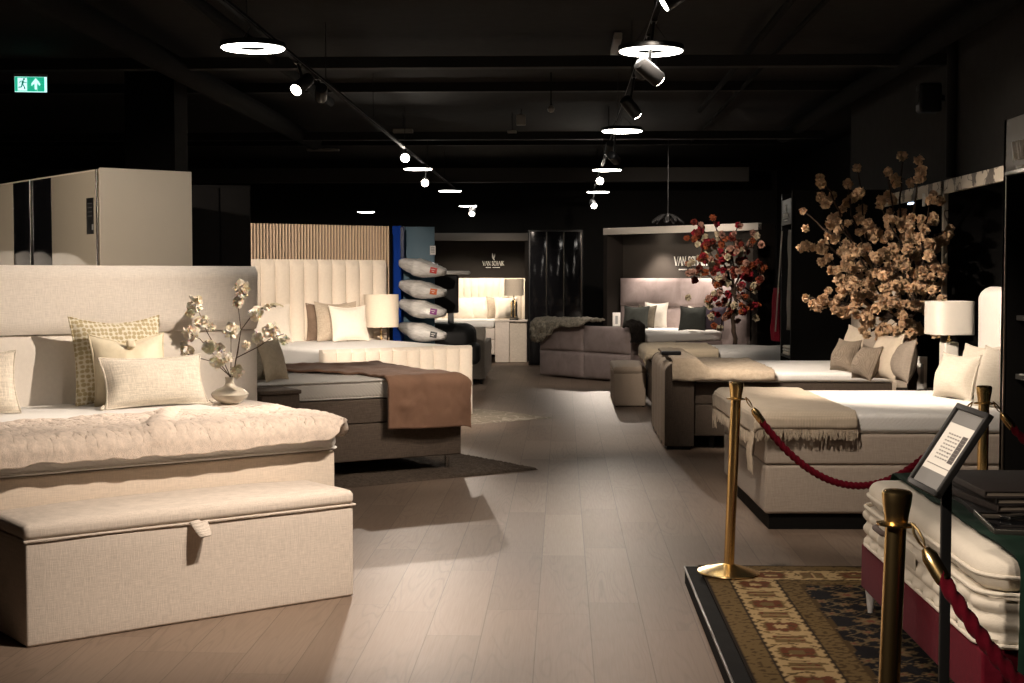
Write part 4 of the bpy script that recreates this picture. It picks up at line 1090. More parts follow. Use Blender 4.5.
layer(t, 'mattress', 0, xe-TH-.005, Wk-.10, .61, .70, WHITE, .035, None, matt_disp())
legs(t, [(.1, .8), (.1, -.8), (1.7, .8), (1.7, -.8)], .12, BLACKM, .03)
HBE = fabric('sand_headboard', (.46, .39, .31), 'linen', .35, .1)
MB().xf((-.02, 0, 0), (0, 0, PI/2)).relief(2.0, 1.40, .09, channels(6, .03), 72, 20, .04).build('headboard', HBE, t)
GTH = fabric('greige_plush', (.42, .34, .25), 'fur', .35, .15, sheen=.4)
def gr(a, b, x, y, z, zx, zy):
    z += .012*mn.noise(Vector((a*14, b*14, 2)))+(.02 if zx+zy == 0 else 0)*abs(math.sin(a*2.2)); 
    if a > xe-TH-.02: z += .0
    return x, y, z
def ge(u, v, a, b):
    if v > .78: a = lerp(a, lerp(1.02, xe-TH-.03, u), (v-.78)/.22)
    return a, b
zc = .815
drape('plush_throw', 'greige plush throw lying over the end of the taupe bed', 'throw', fK, xe-.06, Wk/2-.03, .70, 1.16, xe-.07, -.86, Wk/2+.075, GTH, r=.05, t=.02, na=60, nb=80, amp=.008, fold=.012, seed=16, off=.012,
      rough=lambda a, b, x, y, z, zx, zy: (x, y, z+.012*mn.noise(Vector((a*14, b*14, 2)))+(.10*max(0, min(1, (a-(xe-TH-.14))/.12)) if zy < .02 else .0)))
p_ = at(671, 353.5, 13.7); p_ = onz(671, 353.5, .845)
o = MB().box((0, 0, .018), (.18, .15, .034), .006).build('black_box', BLACKM, None, loc=(p_.x+.0, p_.y, .832)); tag(o, 'small flat black box lying on the top of the taupe footboard', 'box')
HER = fabric('herringbone_brown', (.30, .24, .18), 'knit', .8, .35, sc=1.6); SAND = fabric('sand_cotton', (.52, .44, .34), 'plain', .25, .08); GRB = fabric('stone_cotton', (.30, .25, .20), 'linen', .3, .12)
def pk(px, a, w, h, dy, tl, m, lab, seed, grp=None):
    p2 = fK.w(a, fK.hit(px, a), .705); pillow('throw_pillow', lab, w, h, .19, p2, PI*1.5+dy, tl, m, seed=seed)
pk(842, .52, .38, .30, .35, .32, HER, 'brown cushion with dark zigzag side, leftmost on the taupe bed', 31)
pk(862, .56, .38, .30, .2, .36, HER, 'brown zigzag-sided cushion at the front middle, taupe bed', 32)
pk(853, .30, .42, .40, .3, .2, SAND, 'sand cushion standing behind the two zigzag cushions', 33)
pk(883, .40, .44, .40, .25, .22, SAND, 'sand cushion right of the zigzag cushions on the taupe bed', 34)
pk(900, .30, .42, .36, .1, .2, GRB, 'stone grey cushion beside the trunk of the beige tree', 35)
pk(872, .16, .5, .5, .2, .12, GRB, 'stone cushion at the back against the sand headboard', 36)
# small nightstand with a white card behind the tree trunk
t = thing('nightstand', 'low dark nightstand with the white card, behind the beige tree trunk', 'nightstand', (3.17, 12.52, 0))
MB().box((0, 0, .28), (.40, .40, .54), .01).build('body', TAUS, t); MB().box((0, 0, .565), (.42, .42, .03), .006).build('top', TAUS, t); MB().box((-.203, 0, .3), (.012, .34, .34), .003).build('drawer', TAUS, t)
p2 = at(922, 388, 12.42)
card((p2.x, 12.42, .582), -.5, .085, .28, 'narrow white card on a stand behind the beige tree trunk')
# ------------------------------------------------------------------ greige bed in the right row
Q0 = onz(764.6, 530, 0)
rzq = math.radians(181.5)
Wq = 1.82; Lq = 1.92
u_ = (math.cos(rzq), math.sin(rzq)); v_ = (-u_[1], u_[0])     # v_ points to the near side (-y)
hx, hy = Q0.x-u_[0]*Lq-v_[0]*Wq/2, Q0.y-u_[1]*Lq-v_[1]*Wq/2
fQ = Fr(hx, hy, rzq)
GRE = fabric('greige_box_linen', (.44, .37, .305), 'linen', .35, .09)
t = thing('greige_bed', 'greige box spring bed with the fringed throw, behind the rope posts', 'bed', (fQ.x, fQ.y, 0), rzq)
MB().box((Lq/2, 0, .05), (Lq-.06, Wq-.06, .10)).build('plinth', plain('partition_black', (.006, .0055, .005), .8, spec=.15), t)
layer(t, 'lower_box', 0, Lq, Wq, .10, .40, GRE, .02, None, matt_disp(.003, 3)); layer(t, 'upper_box', 0, Lq, Wq, .405, .595, GRE, .02, None, matt_disp(.003, 3))
layer(t, 'mattress', .0, Lq+.01, Wq+.01, .60, .722, WHITE, .035, None, matt_disp())
for (a, b) in ((Lq-.04, Wq/2-.04), (Lq-.04, -Wq/2+.04)): MB().box((a, b, .05), (.012, .012, .1)).build('corner_foot', CHROME, t)
PADW = fabric('pearl_velvet', (.58, .54, .49), 'plain', .15, .05, sheen=.4)
# padded headboard with rounded ends
MB().box((-.10, 0, .78), (.22, 2.2, 1.42), .10, 6, lambda p, n: .004*fbm(p.x, p.y, p.z, 2), (1, 10, 10)).build('headboard', PADW, t)
FR = fabric('wheat_weave', (.60, .50, .38), 'knit', .6, .16, sc=1.3)
def qe(u, v, a, b):
    if v < .0: pass
    return a, b
thr, fnq = drape('fringed_throw', 'wheat fringed throw laid across the foot of the greige bed', 'throw', fQ, Lq+.01, Wq/2, .722, 1.37, Lq+.16, -Wq/2-.06, Wq/2+.115, FR, r=.04, t=.010, na=70, nb=90, amp=.006, fold=.006, fs=14, seed=18, off=.012)
g = MB(); R = random.Random(4)
for i in range(150):                      # fringe along the near hem
    u = i/149; p0 = Vector(fnq(u, 1)); L = R.uniform(.05, .075)
    g.tube([p0+Vector((0, .004, .004)), p0+Vector((R.uniform(-.006, .006), .008, -L*.5)), p0+Vector((R.uniform(-.012, .012), .006, -L))], [.003, .0032, .002], 5)
for i in range(150):                      # fringe along the foot hem
    v = i/149; p0 = Vector(fnq(1, v)); L = R.uniform(.06, .10)
    if v < .08: L *= 1.6
    g.tube([p0+Vector((.003, 0, .004)), p0+Vector((.008, R.uniform(-.006, .006), -L*.5)), p0+Vector((.004, R.uniform(-.012, .012), -L))], [.003, .0032, .002], 5)
for i in range(60):
    p0 = Vector(fnq(1, 1)); L = R.uniform(.12, .20); s = R.uniform(-.09, .05)
    g.tube([p0+Vector((0, s, .05)), p0+Vector((.02, s*1.2, -L*.4)), p0+Vector((.01, s*1.4, -L))], [.0055, .005, .003], 5)
g.build('fringe', FR, thr)
pe = fabric('ecru_linen', (.40, .36, .295), 'linen', .35, .08)
def pq(px, a, w, h, dy, tl, lab, seed, roll=0):
    p2 = fQ.w(a, fQ.hit(px, a), .725); return pillow('throw_pillow', lab, w, h, .20, p2, rzq+PI/2+dy, tl, pe, seed=seed, roll=roll)
q = pq(953, .46, .44, .32, .30, .26, 'ecru cushion farthest left on the greige bed, with a white tag', 41)
MB().box((.14, .02, .02), (.03, .004, .06), .001).build('cloth_tag', plain('white_card', (.72, .7, .66), .6), q)
pq(977, .24, .42, .37, .35, .2, 'ecru cushion leaning on the pearl headboard behind the tagged cushion', 42)
pq(997, .40, .46, .40, .30, .22, 'ecru cushion half hidden by the third rope post', 43)
# lamp on its nightstand between the greige and taupe beds
lx = rx(950, 11.3)
t = thing('nightstand', 'dark nightstand carrying the white column lamp in the right row', 'nightstand', (lx+.06, 11.3, 0))
MB().box((0, 0, .30), (.46, .46, .58), .01).build('body', TAUS, t); MB().box((0, 0, .605), (.48, .48, .03), .006).build('top', TAUS, t); MB().box((-.233, 0, .3), (.012, .40, .4), .003).build('drawer', TAUS, t)
t = thing('table_lamp', 'white column lamp with a big rounded-square shade in the right row', 'lamp', (lx, 11.3, .622), .15)
zs0, zs1 = at(950, 334.5, 11.3).z-.622, at(950, 301, 11.3).z-.622
MB().lathe([(.150, zs0+.004), (.158, zs0), (.162, zs0+.004), (.162, zs1-.004), (.157, zs1), (.152, zs1-.01), (.150, zs0+.004)], 56, cap=False, power=5).build('lamp_shade', fabric('white_shade', (.70, .65, .57), 'plain', .1, .03), t)
MB().box((0, 0, .215), (.115, .115, .43), .012, 3).build('column', plain('white_glaze', (.72, .68, .6), .35), t)
MB().lathe([(.018, .43), (.018, .445), (.011, .45), (.011, zs0+.14)], 14).build('neck', BRASS, t)
# ------------------------------------------------------------------ platform with oriental rug
PX0, PY1, PZ = .625, 7.24, .09
PX1, PY0 = 3.7, 2.2
t = thing('display_platform', 'low black display platform with a silver edge under the oriental rug', 'platform', ((PX0+PX1)/2, (PY0+PY1)/2, 0))
MB().box((0, 0, (PZ-.004)/2), (PX1-PX0, PY1-PY0, PZ-.004), .004).build('deck', plain('black_platform', (.006, .0055, .005), .85, spec=.06), t)
ed = plain('edge_alloy', (.16, .15, .13), .4, metal=1)
MB().box((-(PX1-PX0)/2-.002, 0, PZ-.008), (.008, PY1-PY0, .014), .002).build('edge_profile', ed, t); MB().box((0, (PY1-PY0)/2+.002, PZ-.008), (PX1-PX0, .008, .014), .002).build('edge_profile', ed, t)
RX0, RX1, RY0, RY1 = PX0+.065, 3.55, 3.05, PY1-.03
def rugcol(x, y):
    """colours of the oriental rug from its own ornament: borders, medallions and vine field"""
    dl, dr, dn, df = x-RX0, RX1-x, y-RY0, RY1-y
    d = min(dl, dr, df, dn); al = y if d in (dl, dr) else x
    j = .5+.5*mn.noise(Vector((x*42, y*42, 0))); j2 = .5+.5*mn.noise(Vector((x*17, y*17, 5)))
    OL = (.15, .098, .04); OLD = (.07, .043, .017); BE = (.44, .31, .155); RU = (.13, .042, .02); DK = (.016, .012, .010); BK = (.006, .0065, .009)
    if d < .012: return DK
    if d < .110: return OLD if j > .62 else OL
    if d < .118: return DK
    if d < .340:
        v = (d-.118)/.222; c = (v-.5)*2
        P = .41; k = (al % P)/P*2-1
        wv = 1+.30*math.cos(6*math.atan2(k*.9, c))+.45*(j-.5)
        e = ((c/.80)**2+(k/.40)**2)*wv
        e2 = (c/1.0)**2+(k/.62)**2
        if e < .16: return BE if j2 > .55 else OL
        if e < .62: return RU if j > .35 else OLD
        if e < .95: return OL if j2 > .45 else RU
        if .98 < e2 < 1.14 and j2 > .45: return OLD
        w = math.sin(al/P*8*PI+c*3)*math.cos(c*5)
        if abs(abs(k)-.86) < .12 and abs(c) < .55: return OL if j > .4 else RU
        if w > .62 and j > .42: return OL
        if abs(c) > .90 and math.sin(al*90) > 0: return OLD
        return BE if j > .25 else (.34, .235, .115)
    if d < .348: return DK
    if d < .438: return OL if j > .45 else OLD
    st = .022*(1 if math.sin(al*17) > .2 else 0)
    if d < .446+st: return OLD
    # field: near black with mirrored vines, leaves and rosettes
    fx = abs(((x-RX0) % .62)-.31); fy = abs(((y-RY0) % .50)-.25)
    vn = abs(fx-.16-.07*math.sin(fy*21))
    if vn < .008: return (.13, .095, .05)
    if abs(fy-.12-.05*math.cos(fx*26)) < .006: return (.10, .072, .036)
    for (cx_, cy_, rr) in ((.0, .0, .055), (.31, .25, .06), (.17, .12, .034), (.08, .2, .03), (.26, .06, .03)):
        q = math.hypot(fx-cx_, (fy-cy_)*1.0); aa = math.atan2(fy-cy_, fx-cx_)
        r_ = rr*(1+.28*math.cos(aa*6))
        if q < r_*.35: return (.16, .05, .03)
        if q < r_*.7: return (.18, .125, .065)
        if q < r_: return (.12, .075, .035)
    if mn.noise(Vector((fx*30, fy*30, 9))) > .42: return (.13, .09, .045)
    return BK
def oriental():
    m, g, b = mat('oriental_wool', (.2, .15, .1), .95, spec=.05)
    a = g.n('ShaderNodeVertexColor', layer_name='ornament')
    f = g.noise(g.obj(), 330, 2)
    g.L.new(g.mix(g.math('MULTIPLY', f, .35), a.outputs[0], (.03, .02, .012)), b.inputs['Base Color'])
    g.L.new(g.bump(f, .5, .004), b.inputs['Normal']); return m
st = .009
nx_, ny_ = int((RX1-RX0)/st), int((RY1-RY0)/st)
g = MB()
vs = [(lerp(RX0, RX1, i/nx_), lerp(RY0, RY1, j/ny_), PZ+.010) for j in range(ny_+1) for i in range(nx_+1)]
n0 = len(vs)
fs = [(j*(nx_+1)+i, j*(nx_+1)+i+1, (j+1)*(nx_+1)+i+1, (j+1)*(nx_+1)+i) for j in range(ny_) for i in range(nx_)]
g.add(vs, fs)
rg = g.build('oriental_rug', oriental(), smooth=False)
ca = rg.data.color_attributes.new('ornament', 'FLOAT_COLOR', 'POINT')
buf = []
for (x, y, z) in vs: buf += [*rugcol(x, y), 1]
ca.data.foreach_set('color', buf)
solid(rg, .009, -1)
tag(rg, 'oriental rug with beige medallion border and black vine field, on the platform', 'rug')

# ------------------------------------------------------------------ rope posts
def post(x, y, lab, lean=0, bz=PZ+.010):
    t = thing('rope_post', lab, 'rope post', (x, y, bz), 0, 'brass rope posts', rot=(0, lean, 0))
    MB().lathe([(.001, .001), (.150, .001), (.155, .006), (.153, .012), (.11, .026), (.06, .040), (.034, .046), (.028, .05), (.001, .05)], 48).build('base', BRASS, t)
    MB().lathe([(.0255, .045), (.0255, .865)], 32).build('pole', BRASS, t)
    MB().lathe([(.0255, .862), (.046, .864), (.047, .869), (.030, .873), (.0285, .874)], 32).build('collar', BRASS, t)
    MB().lathe([(.0285, .872), (.029, .885), (.0345, .918), (.0365, .938), (.036, .945), (.031, .950), (.018, .952), (.001, .952)], 36).build('cap', BRASS, t)
    return t
p1 = onz(728.5, 573.5, PZ+.01); P1 = (p1.x, p1.y)
P2 = (lambda Y: (at(898, 500, Y).x-.03, Y))(3.47)
P3 = (lambda Y: (at(983, 400, Y).x, Y))(6.80)
post(*P1, 'brass rope post on the rear left corner of the rug, next to the floor', math.radians(2.0))
post(*P2, 'nearest brass rope post, standing in front of the red bed', math.radians(1.7))
post(*P3, 'brass rope post seen above the green cloth, behind the red bed', math.radians(.3))
ROPE = fabric('crimson_rope', (.15, .006, .016), 'plain', .3, .2, sheen=.6)
def rope(a, b, sag, lab, n=90, turns=40):
    a, b = Vector(a), Vector(b)
    pts = [a.lerp(b, i/n)+Vector((0, 0, -4*sag*(i/n)*(1-i/n))) for i in range(n+1)]
    L = sum((q-p).length for p, q in zip(pts, pts[1:]))
    t = thing('velvet_rope', lab, 'rope', pts[0])
    k0 = max(1, int(n*.035)); k1 = max(2, int(n*.058))
    loc = [p-pts[0] for p in pts]
    # resample rope body finely
    body = loc[k1:n+1-k1]; fine = []
    for p, q in zip(body, body[1:]):
        for i in range(3): fine.append(p.lerp(q, i/3))
    fine.append(body[-1])
    MB().tube(fine, .0165, 18, twist=(2*PI*turns/len(fine)/3*1.0, .17, 3)).build('cord', ROPE, t)
    for rng, sg in ((loc[k0:k1+3], 1), (list(reversed(loc))[k0:k1+3], -1)):
        MB().tube(rng, [.010]+[.0195]*(len(rng)-2)+[.018], 16).build('ferrule', BRASS, t)
    for rng in (loc[:k0+1], list(reversed(loc))[:k0+1]):
        a_, b_ = rng[0], rng[-1]; d = (b_-a_); s_ = d.cross(Vector((0, 1, .2))).normalized()*.006
        MB().tube([a_, a_+d*.3+s_, a_+d*.7+s_, b_, a_+d*.7-s_, a_+d*.35-s_, a_+d*.1], .0035, 6).build('hook', BRASS, t)
def hookp(P, dx, dy, lean=0, z=.875): 
    n_ = math.hypot(dx, dy); return (P[0]+.046*dx/n_+z*math.sin(lean), P[1]+.046*dy/n_, PZ+.01+z)
rope(hookp(P1, P3[0]-P1[0], P3[1]-P1[1], math.radians(2)), hookp(P3, P1[0]-P3[0], P1[1]-P3[1]), .42, 'crimson rope sagging between the two rear brass posts')
P4 = (P2[0]+.84, P2[1]-1.06)
rope(hookp(P2, .84, -1.06, math.radians(1.7)), hookp(P4, -.84, 1.06), .43, 'crimson rope running down from the nearest brass post', turns=34)
post(*P4, 'brass rope post beyond the right edge, carrying the nearest rope', 0)
P5 = (P3[0]+1.25, P3[1]-.15)
rope(hookp(P3, 1, -.12), hookp(P5, -1, .12), .42, 'crimson rope leading off right from the rear brass post', turns=34)
post(*P5, 'brass rope post at the far right end of the platform', 0)

# ------------------------------------------------------------------ red bed
NX, NY1, NY0 = 1.315, 6.27, 4.46
fR = Fr(3.36, (NY0+NY1)/2, PI); Lr = 3.36-NX; Wr = NY1-NY0
RED = fabric('burgundy_wool', (.115, .006, .015), 'plain', .3, .2, sheen=.3)
TICK = fabric('ivory_ticking', (.66, .60, .50), 'plain', .3, .05)
t = thing('red_base_bed', 'bed with burgundy base and tufted ivory mattress on the platform', 'bed', (fR.x, fR.y, PZ), PI)
layer(t, 'base', 0, Lr, Wr, .11, .305, RED, .012)
def tuftd(p, n):
    q = 0
    if abs(n.x) > .7: q = (abs(math.sin(p.y*PI/.15))*abs(math.sin((p.z+.005)*PI/.06)))**.8
    elif abs(n.y) > .7: q = (abs(math.sin(p.x*PI/.15))*abs(math.sin((p.z+.005)*PI/.06)))**.8
    return .024*q-.010+.003*fbm(p.x, p.y, p.z, 9)
mt = MB().slab(0, Lr, Wr+.005, .308, .488, .11, .03, tuftd, .022, 12, 8).build('mattress', TICK, t)
for z in (.318, .482):
    pts = []
    X0, X1, Y, k = -.002, Lr+.004, Wr/2+.006, .112
    for cx, cy, a0 in ((X1-k, Y-k, 0), (X0+k, Y-k, PI/2), (X0+k, -Y+k, PI), (X1-k, -Y+k, 3*PI/2)):
        for i in range(6): a = a0+PI/2*i/5; pts.append((cx+k*math.cos(a), cy+k*math.sin(a), z))
    pts.append(pts[0]); MB().tube(pts, .008, 8).build('piping', TICK, mt)
tp = MB().slab(.005, Lr-.005, Wr-.005, .482, .592, .13, .045, lambda p, n: .006*fbm(p.x, p.y, p.z, 7), .04, 3, 16).build('topper', TICK, t)
pts = []
X0, X1, Y, k = .0, Lr-.001, Wr/2, .132
for cx, cy, a0 in ((X1-k, Y-k, 0), (X0+k, Y-k, PI/2), (X0+k, -Y+k, PI), (X1-k, -Y+k, 3*PI/2)):
    for i in range(6): a = a0+PI/2*i/5; pts.append((cx+k*math.cos(a), cy+k*math.sin(a), .535))
pts.append(pts[0]); MB().tube(pts, .007, 8).build('piping', TICK, tp)
# sewn maker's patch and a side handle
for i, (px, py) in enumerate(((915, 568),)): pass
MB().box((Lr+.012, .02, .42), (.004, .16, .06), .002).build('sewn_patch', plain('patch_print', (.50, .45, .37), .8), mt)
hd_ = MB().tube([(Lr+.014, -.34, .445), (Lr+.03, -.36, .445), (Lr+.03, -.50, .445), (Lr+.014, -.52, .445)], .012, 8).build('side_handle', plain('taupe_strap', (.10, .07, .06), .8), mt)
for (a, b) in ((Lr-.03, Wr/2-.09), (Lr-.03, -Wr/2+.06), (.1, .7), (.1, -.7)):
    MB().lathe([(.011, 0), (.024, .11)], 14).build('leg', plain('pale_metal_leg', (.55, .53, .50), .45), t, loc=(a, b, .01))
GRN = fabric('bottle_green_velvet', (.008, .022, .014), 'velvet', .15, .2, sheen=.5)
ztr = PZ+.593
gthr, _ = drape('green_throw', 'bottle green velvet cloth spread over the ivory mattress of the red bed', 'throw', fR, Lr, Wr/2, ztr, .35, Lr-.12, -Wr/2-.10, Wr/2+.44, GRN, r=.05, t=.008, na=50, nb=110, amp=.008, fold=.010, fs=8, seed=22, off=.014, edge=lambda u, v, a, b: (a+(.055*v-.02)*u, b))
gy = (NY0+NY1)/2
# leather bound folders and a tray on the green cloth
fol = [plain('black_leather_cover', (.012, .010, .009), .7), plain('dark_brown_cover', (.022, .014, .011), .7)]
bp = onz(938, 500, ztr+.02)
for i in range(4):
    z = ztr+.028+i*.026
    t = thing('folder', ['dark folder lowest in the stack on the green cloth', 'dark brown folder second from the bottom of the stack', 'black folder third from the bottom of the stack', 'black folder on top of the stack on the green cloth'][i], 'folder', (1.72+.012*((i*7) % 3), 5.40+.01*((i*5) % 3), z), .06*((i*3) % 4-1))
    MB().box((0, 0, .0105), (.42, .56, .003), .001).build('cover', fol[i % 2], t); MB().box((0, 0, -.0105), (.42, .56, .003), .001).build('cover', fol[i % 2], t)
    MB().box((-.208, 0, 0), (.004, .56, .022), .001).build('spine', fol[i % 2], t)
    MB().box((.0, 0, 0), (.40, .54, .016), .001).build('pages', plain('dull_pages', (.16, .13, .10), .8), t)
t = thing('display_tray', 'black tray with a bright rim lying on the green cloth', 'tray', (1.78, 4.95, ztr+.018), -.12)
MB().box((0, 0, .004), (.62, .42, .008), .003).build('tray_base', BLACKG, t)
for (c, s) in (((0, -.21, .012), (.62, .008, .02)), ((0, .21, .012), (.62, .008, .02)), ((-.31, 0, .012), (.008, .42, .02)), ((.31, 0, .012), (.008, .42, .02))): MB().box(c, s, .002).build('rim', plain('edge_alloy', (.2, .185, .16), .3), t)
o = MB().box((0, 0, .0), (.10, .05, .014), .005).build('metal_clip', plain('brushed_steel', (.5, .5, .5)), None, loc=(1.60, 5.06, ztr+.036), rot=(0, 0, .5)); tag(o, 'small shiny metal clip lying on the black tray', 'clip')
o = MB().box((0, 0, .0), (.30, .21, .006), .001).build('paper_booklet', plain('white_card', (.72, .7, .66), .6), None, loc=(2.42, 5.75, ztr+.024), rot=(0, 0, .3)); tag(o, 'white booklet at the far right on the green cloth', 'booklet')
# info board on a stand
SY = 4.22; sp = at(946.5, 480, SY)
t = thing('info_stand', 'tilted framed price list on a thin black stand before the red bed', 'sign stand', (sp.x, SY, PZ+.01))
zb = at(946, 482, SY).z-PZ-.01
MB().box((0, 0, zb/2), (.030, .018, zb), .003).build('post', BLACKM, t); MB().box((0, 0, .006), (.26, .26, .012), .004).build('base', BLACKM, t)
c0 = at(922, 490, SY); c1 = at(976, 409.5, SY)        # middle of the lower and of the upper edge
ctr = (c0+c1)/2-Vector((sp.x, SY, PZ+.01)); Lb = (c1-c0).length*1.0
ex = Vector((.030, -.215, -.012)).normalized(); ey = (c1-c0).normalized(); ez = ex.cross(ey).normalized(); ey = ez.cross(ex)
Rm = Matrix((ex, ey, ez)).transposed().to_4x4()
# ez must look up and towards the aisle
fr_ = thing('frame_holder', None, None); C.objects.unlink(fr_); bpy.data.objects.remove(fr_)
wB = .222
def onboard(nm, c, s, m, r=.002, par=None):
    b = MB(); b.M = Matrix.Translation(ctr) @ Rm; b.box(c, s, r); return b.build(nm, m, par or t)
back = onboard('board', (0, 0, -.006), (wB, Lb, .008), BLACKM)
for (c, s) in (((0, -Lb/2+.009, .002), (wB, .018, .016)), ((0, Lb/2-.009, .002), (wB, .018, .016)), ((-wB/2+.008, 0, .002), (.016, Lb, .016)), ((wB/2-.008, 0, .002), (.016, Lb, .016))): onboard('frame_bar', c, s, plain('dark_grey_frame', (.016, .015, .014), .5), .003, back)
pap = onboard('paper', (0, 0, -.0008), (wB-.03, Lb-.034, .002), plain('paper_white', (.62, .59, .53), .7), .0)
hd = plain('grey_heading', (.16, .155, .145), .6); ink = plain('grey_ink', (.24, .22, .20), .6); ink2 = plain('dark_ink', (.07, .06, .055), .6)
onboard('heading_band', (0, Lb/2-.040, .0006), (wB-.034, .042, .001), hd, 0, pap)
onboard('footer_band', (0, -Lb/2+.042, .0006), (wB-.034, .048, .001), hd, 0, pap)
for i in range(8):
    y = Lb/2-.095-i*(Lb-.19)/8.2
    b = MB(); b.M = Matrix.Translation(ctr) @ Rm
    for k in range(5): b.box((-.055+k*.018+.004*(i % 2), y, .0006), (.012, .0045, .001))
    b.build('text_row', ink, pap, smooth=False)
    onboard('price', (.052, y, .0006), (.034, .011, .001), ink2, 0, pap)
onboard('text_row', (0, -Lb/2+.085, .0006), (wB-.06, .003, .001), ink, 0, pap)
MB().box(ctr-ez*.022-Vector((0, 0, .01)), (.05, .03, .03), .004).build('tilt_joint', BLACKM, t)
# ------------------------------------------------------------------ tower and headers of the right-hand niches
PBL = plain('partition_black', (.006, .0055, .005), .8, spec=.15)
TY = 8.62; TX = at(1004, 276, TY).x
GRP = plain('taupe_sign_panel', (.20, .178, .15), .55)
t = thing('display_niche', 'grey-beige sign header on a black frame cut by the right edge', 'niche', (TX, TY, 0))
zt0, zt1 = at(1004, 172, TY).z, at(1004, 120, TY).z
MB().box((.02, -2.2, (zt0+zt1)/2), (.04, 4.4, zt1-zt0), .004).build('header', GRP, t)
MB().box((.015, -2.2, zt0-.012), (.05, 4.4, .024), .003).build('header_edge', plain('warm_alloy', (.34, .30, .25), .35, metal=1), t)
MB().box((.55, .02, zt1/2), (1.1, .05, zt1), .003).build('partition_panel', PBL, t)
MB().box((.006, .014, zt1/2), (.012, .056, zt1), .003).build('corner_trim', plain('warm_alloy', (.34, .30, .25), .35, metal=1), t)
MB().box((1.1, -2.2, zt1/2), (.05, 4.4, zt1), .003).build('back_panel', PBL, t)
for z_ in (1.32, .97): MB().box((.56, -.20, z_), (.98, .36, .03), .004).build('shelf', plain('grey_shelf', (.10, .095, .088), .5), t)
sg = at(1021, 152, 8.25); shop_sign(t, .52, (-.004, -.42, sg.z-.03), (0, 0, -PI/2), emblem=False)
o = MB().box((0, 0, 0), (.30, .21, .008), .001).build('paper_booklet', plain('white_card', (.72, .7, .66), .6), None, loc=(TX+.22, TY-.22, .99), rot=(0, 0, .25)); tag(o, 'white booklet on the lower dark shelf at the right edge', 'booklet')
def floral():
    m, g, b = mat('floral_print_board', (.4, .36, .3), .6)
    o = g.obj()
    v = g.n('ShaderNodeTexVoronoi', feature='SMOOTH_F1', i_Scale=4.2, i_Smoothness=.3); g.L.new(g.mapping(o, (.01, 1.0, .5)), v.inputs['Vector'])
    petals = g.math('ADD', v.outputs['Distance'], g.math('MULTIPLY', g.noise(o, 22, 3), .42))
    f = g.math('LESS_THAN', petals, .53)
    st = g.math('LESS_THAN', g.math('ABSOLUTE', g.math('SUBTRACT', g.noise(o, 5, 1), .5)), .010)
    c = g.mix(g.math('MAXIMUM', f, st), (.50, .44, .35), g.mix(g.noise(o, 30, 2), (.04, .034, .028), (.17, .14, .11)))
    g.L.new(c, b.inputs['Base Color']); return m
FLO = floral()
HX = at(941, 276, 12.62).x
t = thing('floral_header', 'header board with dark flower print above the lamp niche at right', 'header board', (HX, 12.62, 0))
MB().box((.02, -1.98, 2.345), (.04, 3.96, .115), .004).build('header', FLO, t); MB().box((.02, -.03, 1.2), (.04, .06, 2.4), .004).build('side_post', FLO, t)
MB().box((.45, -.03, 1.2), (.82, .05, 2.4), .004).build('partition_panel', PBL, t)
t2 = MB().box((.09, -3.70, 2.28), (.03, .16, .016), .004).build('led_strip', emitter('cool_led', (.6, .75, 1), 4), t)
t = thing('floral_header', 'pale header board showing in gaps of the beige blossom tree', 'header board', (HX, 15.0, 0))
MB().box((.02, -1.17, 2.345), (.04, 2.3, .115), .004).build('header', FLO, t)
MB().box((.09, -.9, 2.28), (.03, .16, .016), .004).build('led_strip', emitter('cool_led', (.6, .75, 1), 4), t)
MB().box((.0, -1.75, 2.27), (.008, .09, .12), .001).build('hanging_card', plain('white_card', (.72, .7, .66), .6), t)
# black partition between the beds with its hanging fabrics
XP = 2.42; YPp = 15.15
t = thing('black_partition', 'tall plain black partition between the taupe and white-topped beds', 'partition', (XP, YPp, 0))
zt = at(790, 190, YPp).z
MB().box((.92, .0, zt/2), (1.84, .05, zt), .004).build('panel', plain('partition_black', (.006, .0055, .005), .8, spec=.15), t)
MB().box((.0, .0, zt/2), (.02, .06, zt), .003).build('end_post', plain('partition_black', (.006, .0055, .005), .8, spec=.15), t)
ys0 = YPp+.05; ys1 = (XP)*F/(at(779.5, 276, 20).x/20*F)-.12
z0_, z1_ = at(785, 224.5, 15.5).z, at(785, 199, 15.5).z
MB().box((.01, (ys1-YPp)/2+.03, (z0_+z1_)/2), (.02, ys1-YPp, z1_-z0_), .003).build('sign_plate', plain('slate_sign', (.055, .052, .047), .5), t)
shop_sign(t, .26, (-.001, (ys1-YPp)/2+.03, z0_+.07), (0, 0, -PI/2))
MB().tube([(.06, .05, z0_-.06), (.06, ys1-YPp, z0_-.06)], .012, 8).build('hanging_rail', CHROME, t)
MB().box((.2, (ys1-YPp)/2, .70), (.4, ys1-YPp-.1, .03), .004).build('shelf', BLACKM, t)
MB().box((.3, ys1-YPp, zt/2), (.6, .04, zt), .004).build('side_panel', BLACKM, t)
GFAB = fabric('ash_blanket', (.26, .24, .21), 'linen', .3, .1); 
def hanging(y0, y1, z0, z1, x, m, lab, nm='hanging_blanket'):
    g = MB().grid(30, 20, lambda u, v: (x+.03*math.sin(u*14)*(.4+.6*(1-v))+.02*fbm(u*3, v*3, y0, 1), lerp(y0, y1, u)+.02*(1-v)*math.sin(v*4), lerp(z0, z1, v)))
    o = g.build(nm, m, angle=180); solid(o, .012); return tag(o, lab, 'blanket')
hanging(YPp+.12, ys1-.12, .98, z0_-.05, XP+.06, GFAB, 'ash grey blanket hanging below the small sign on the partition')
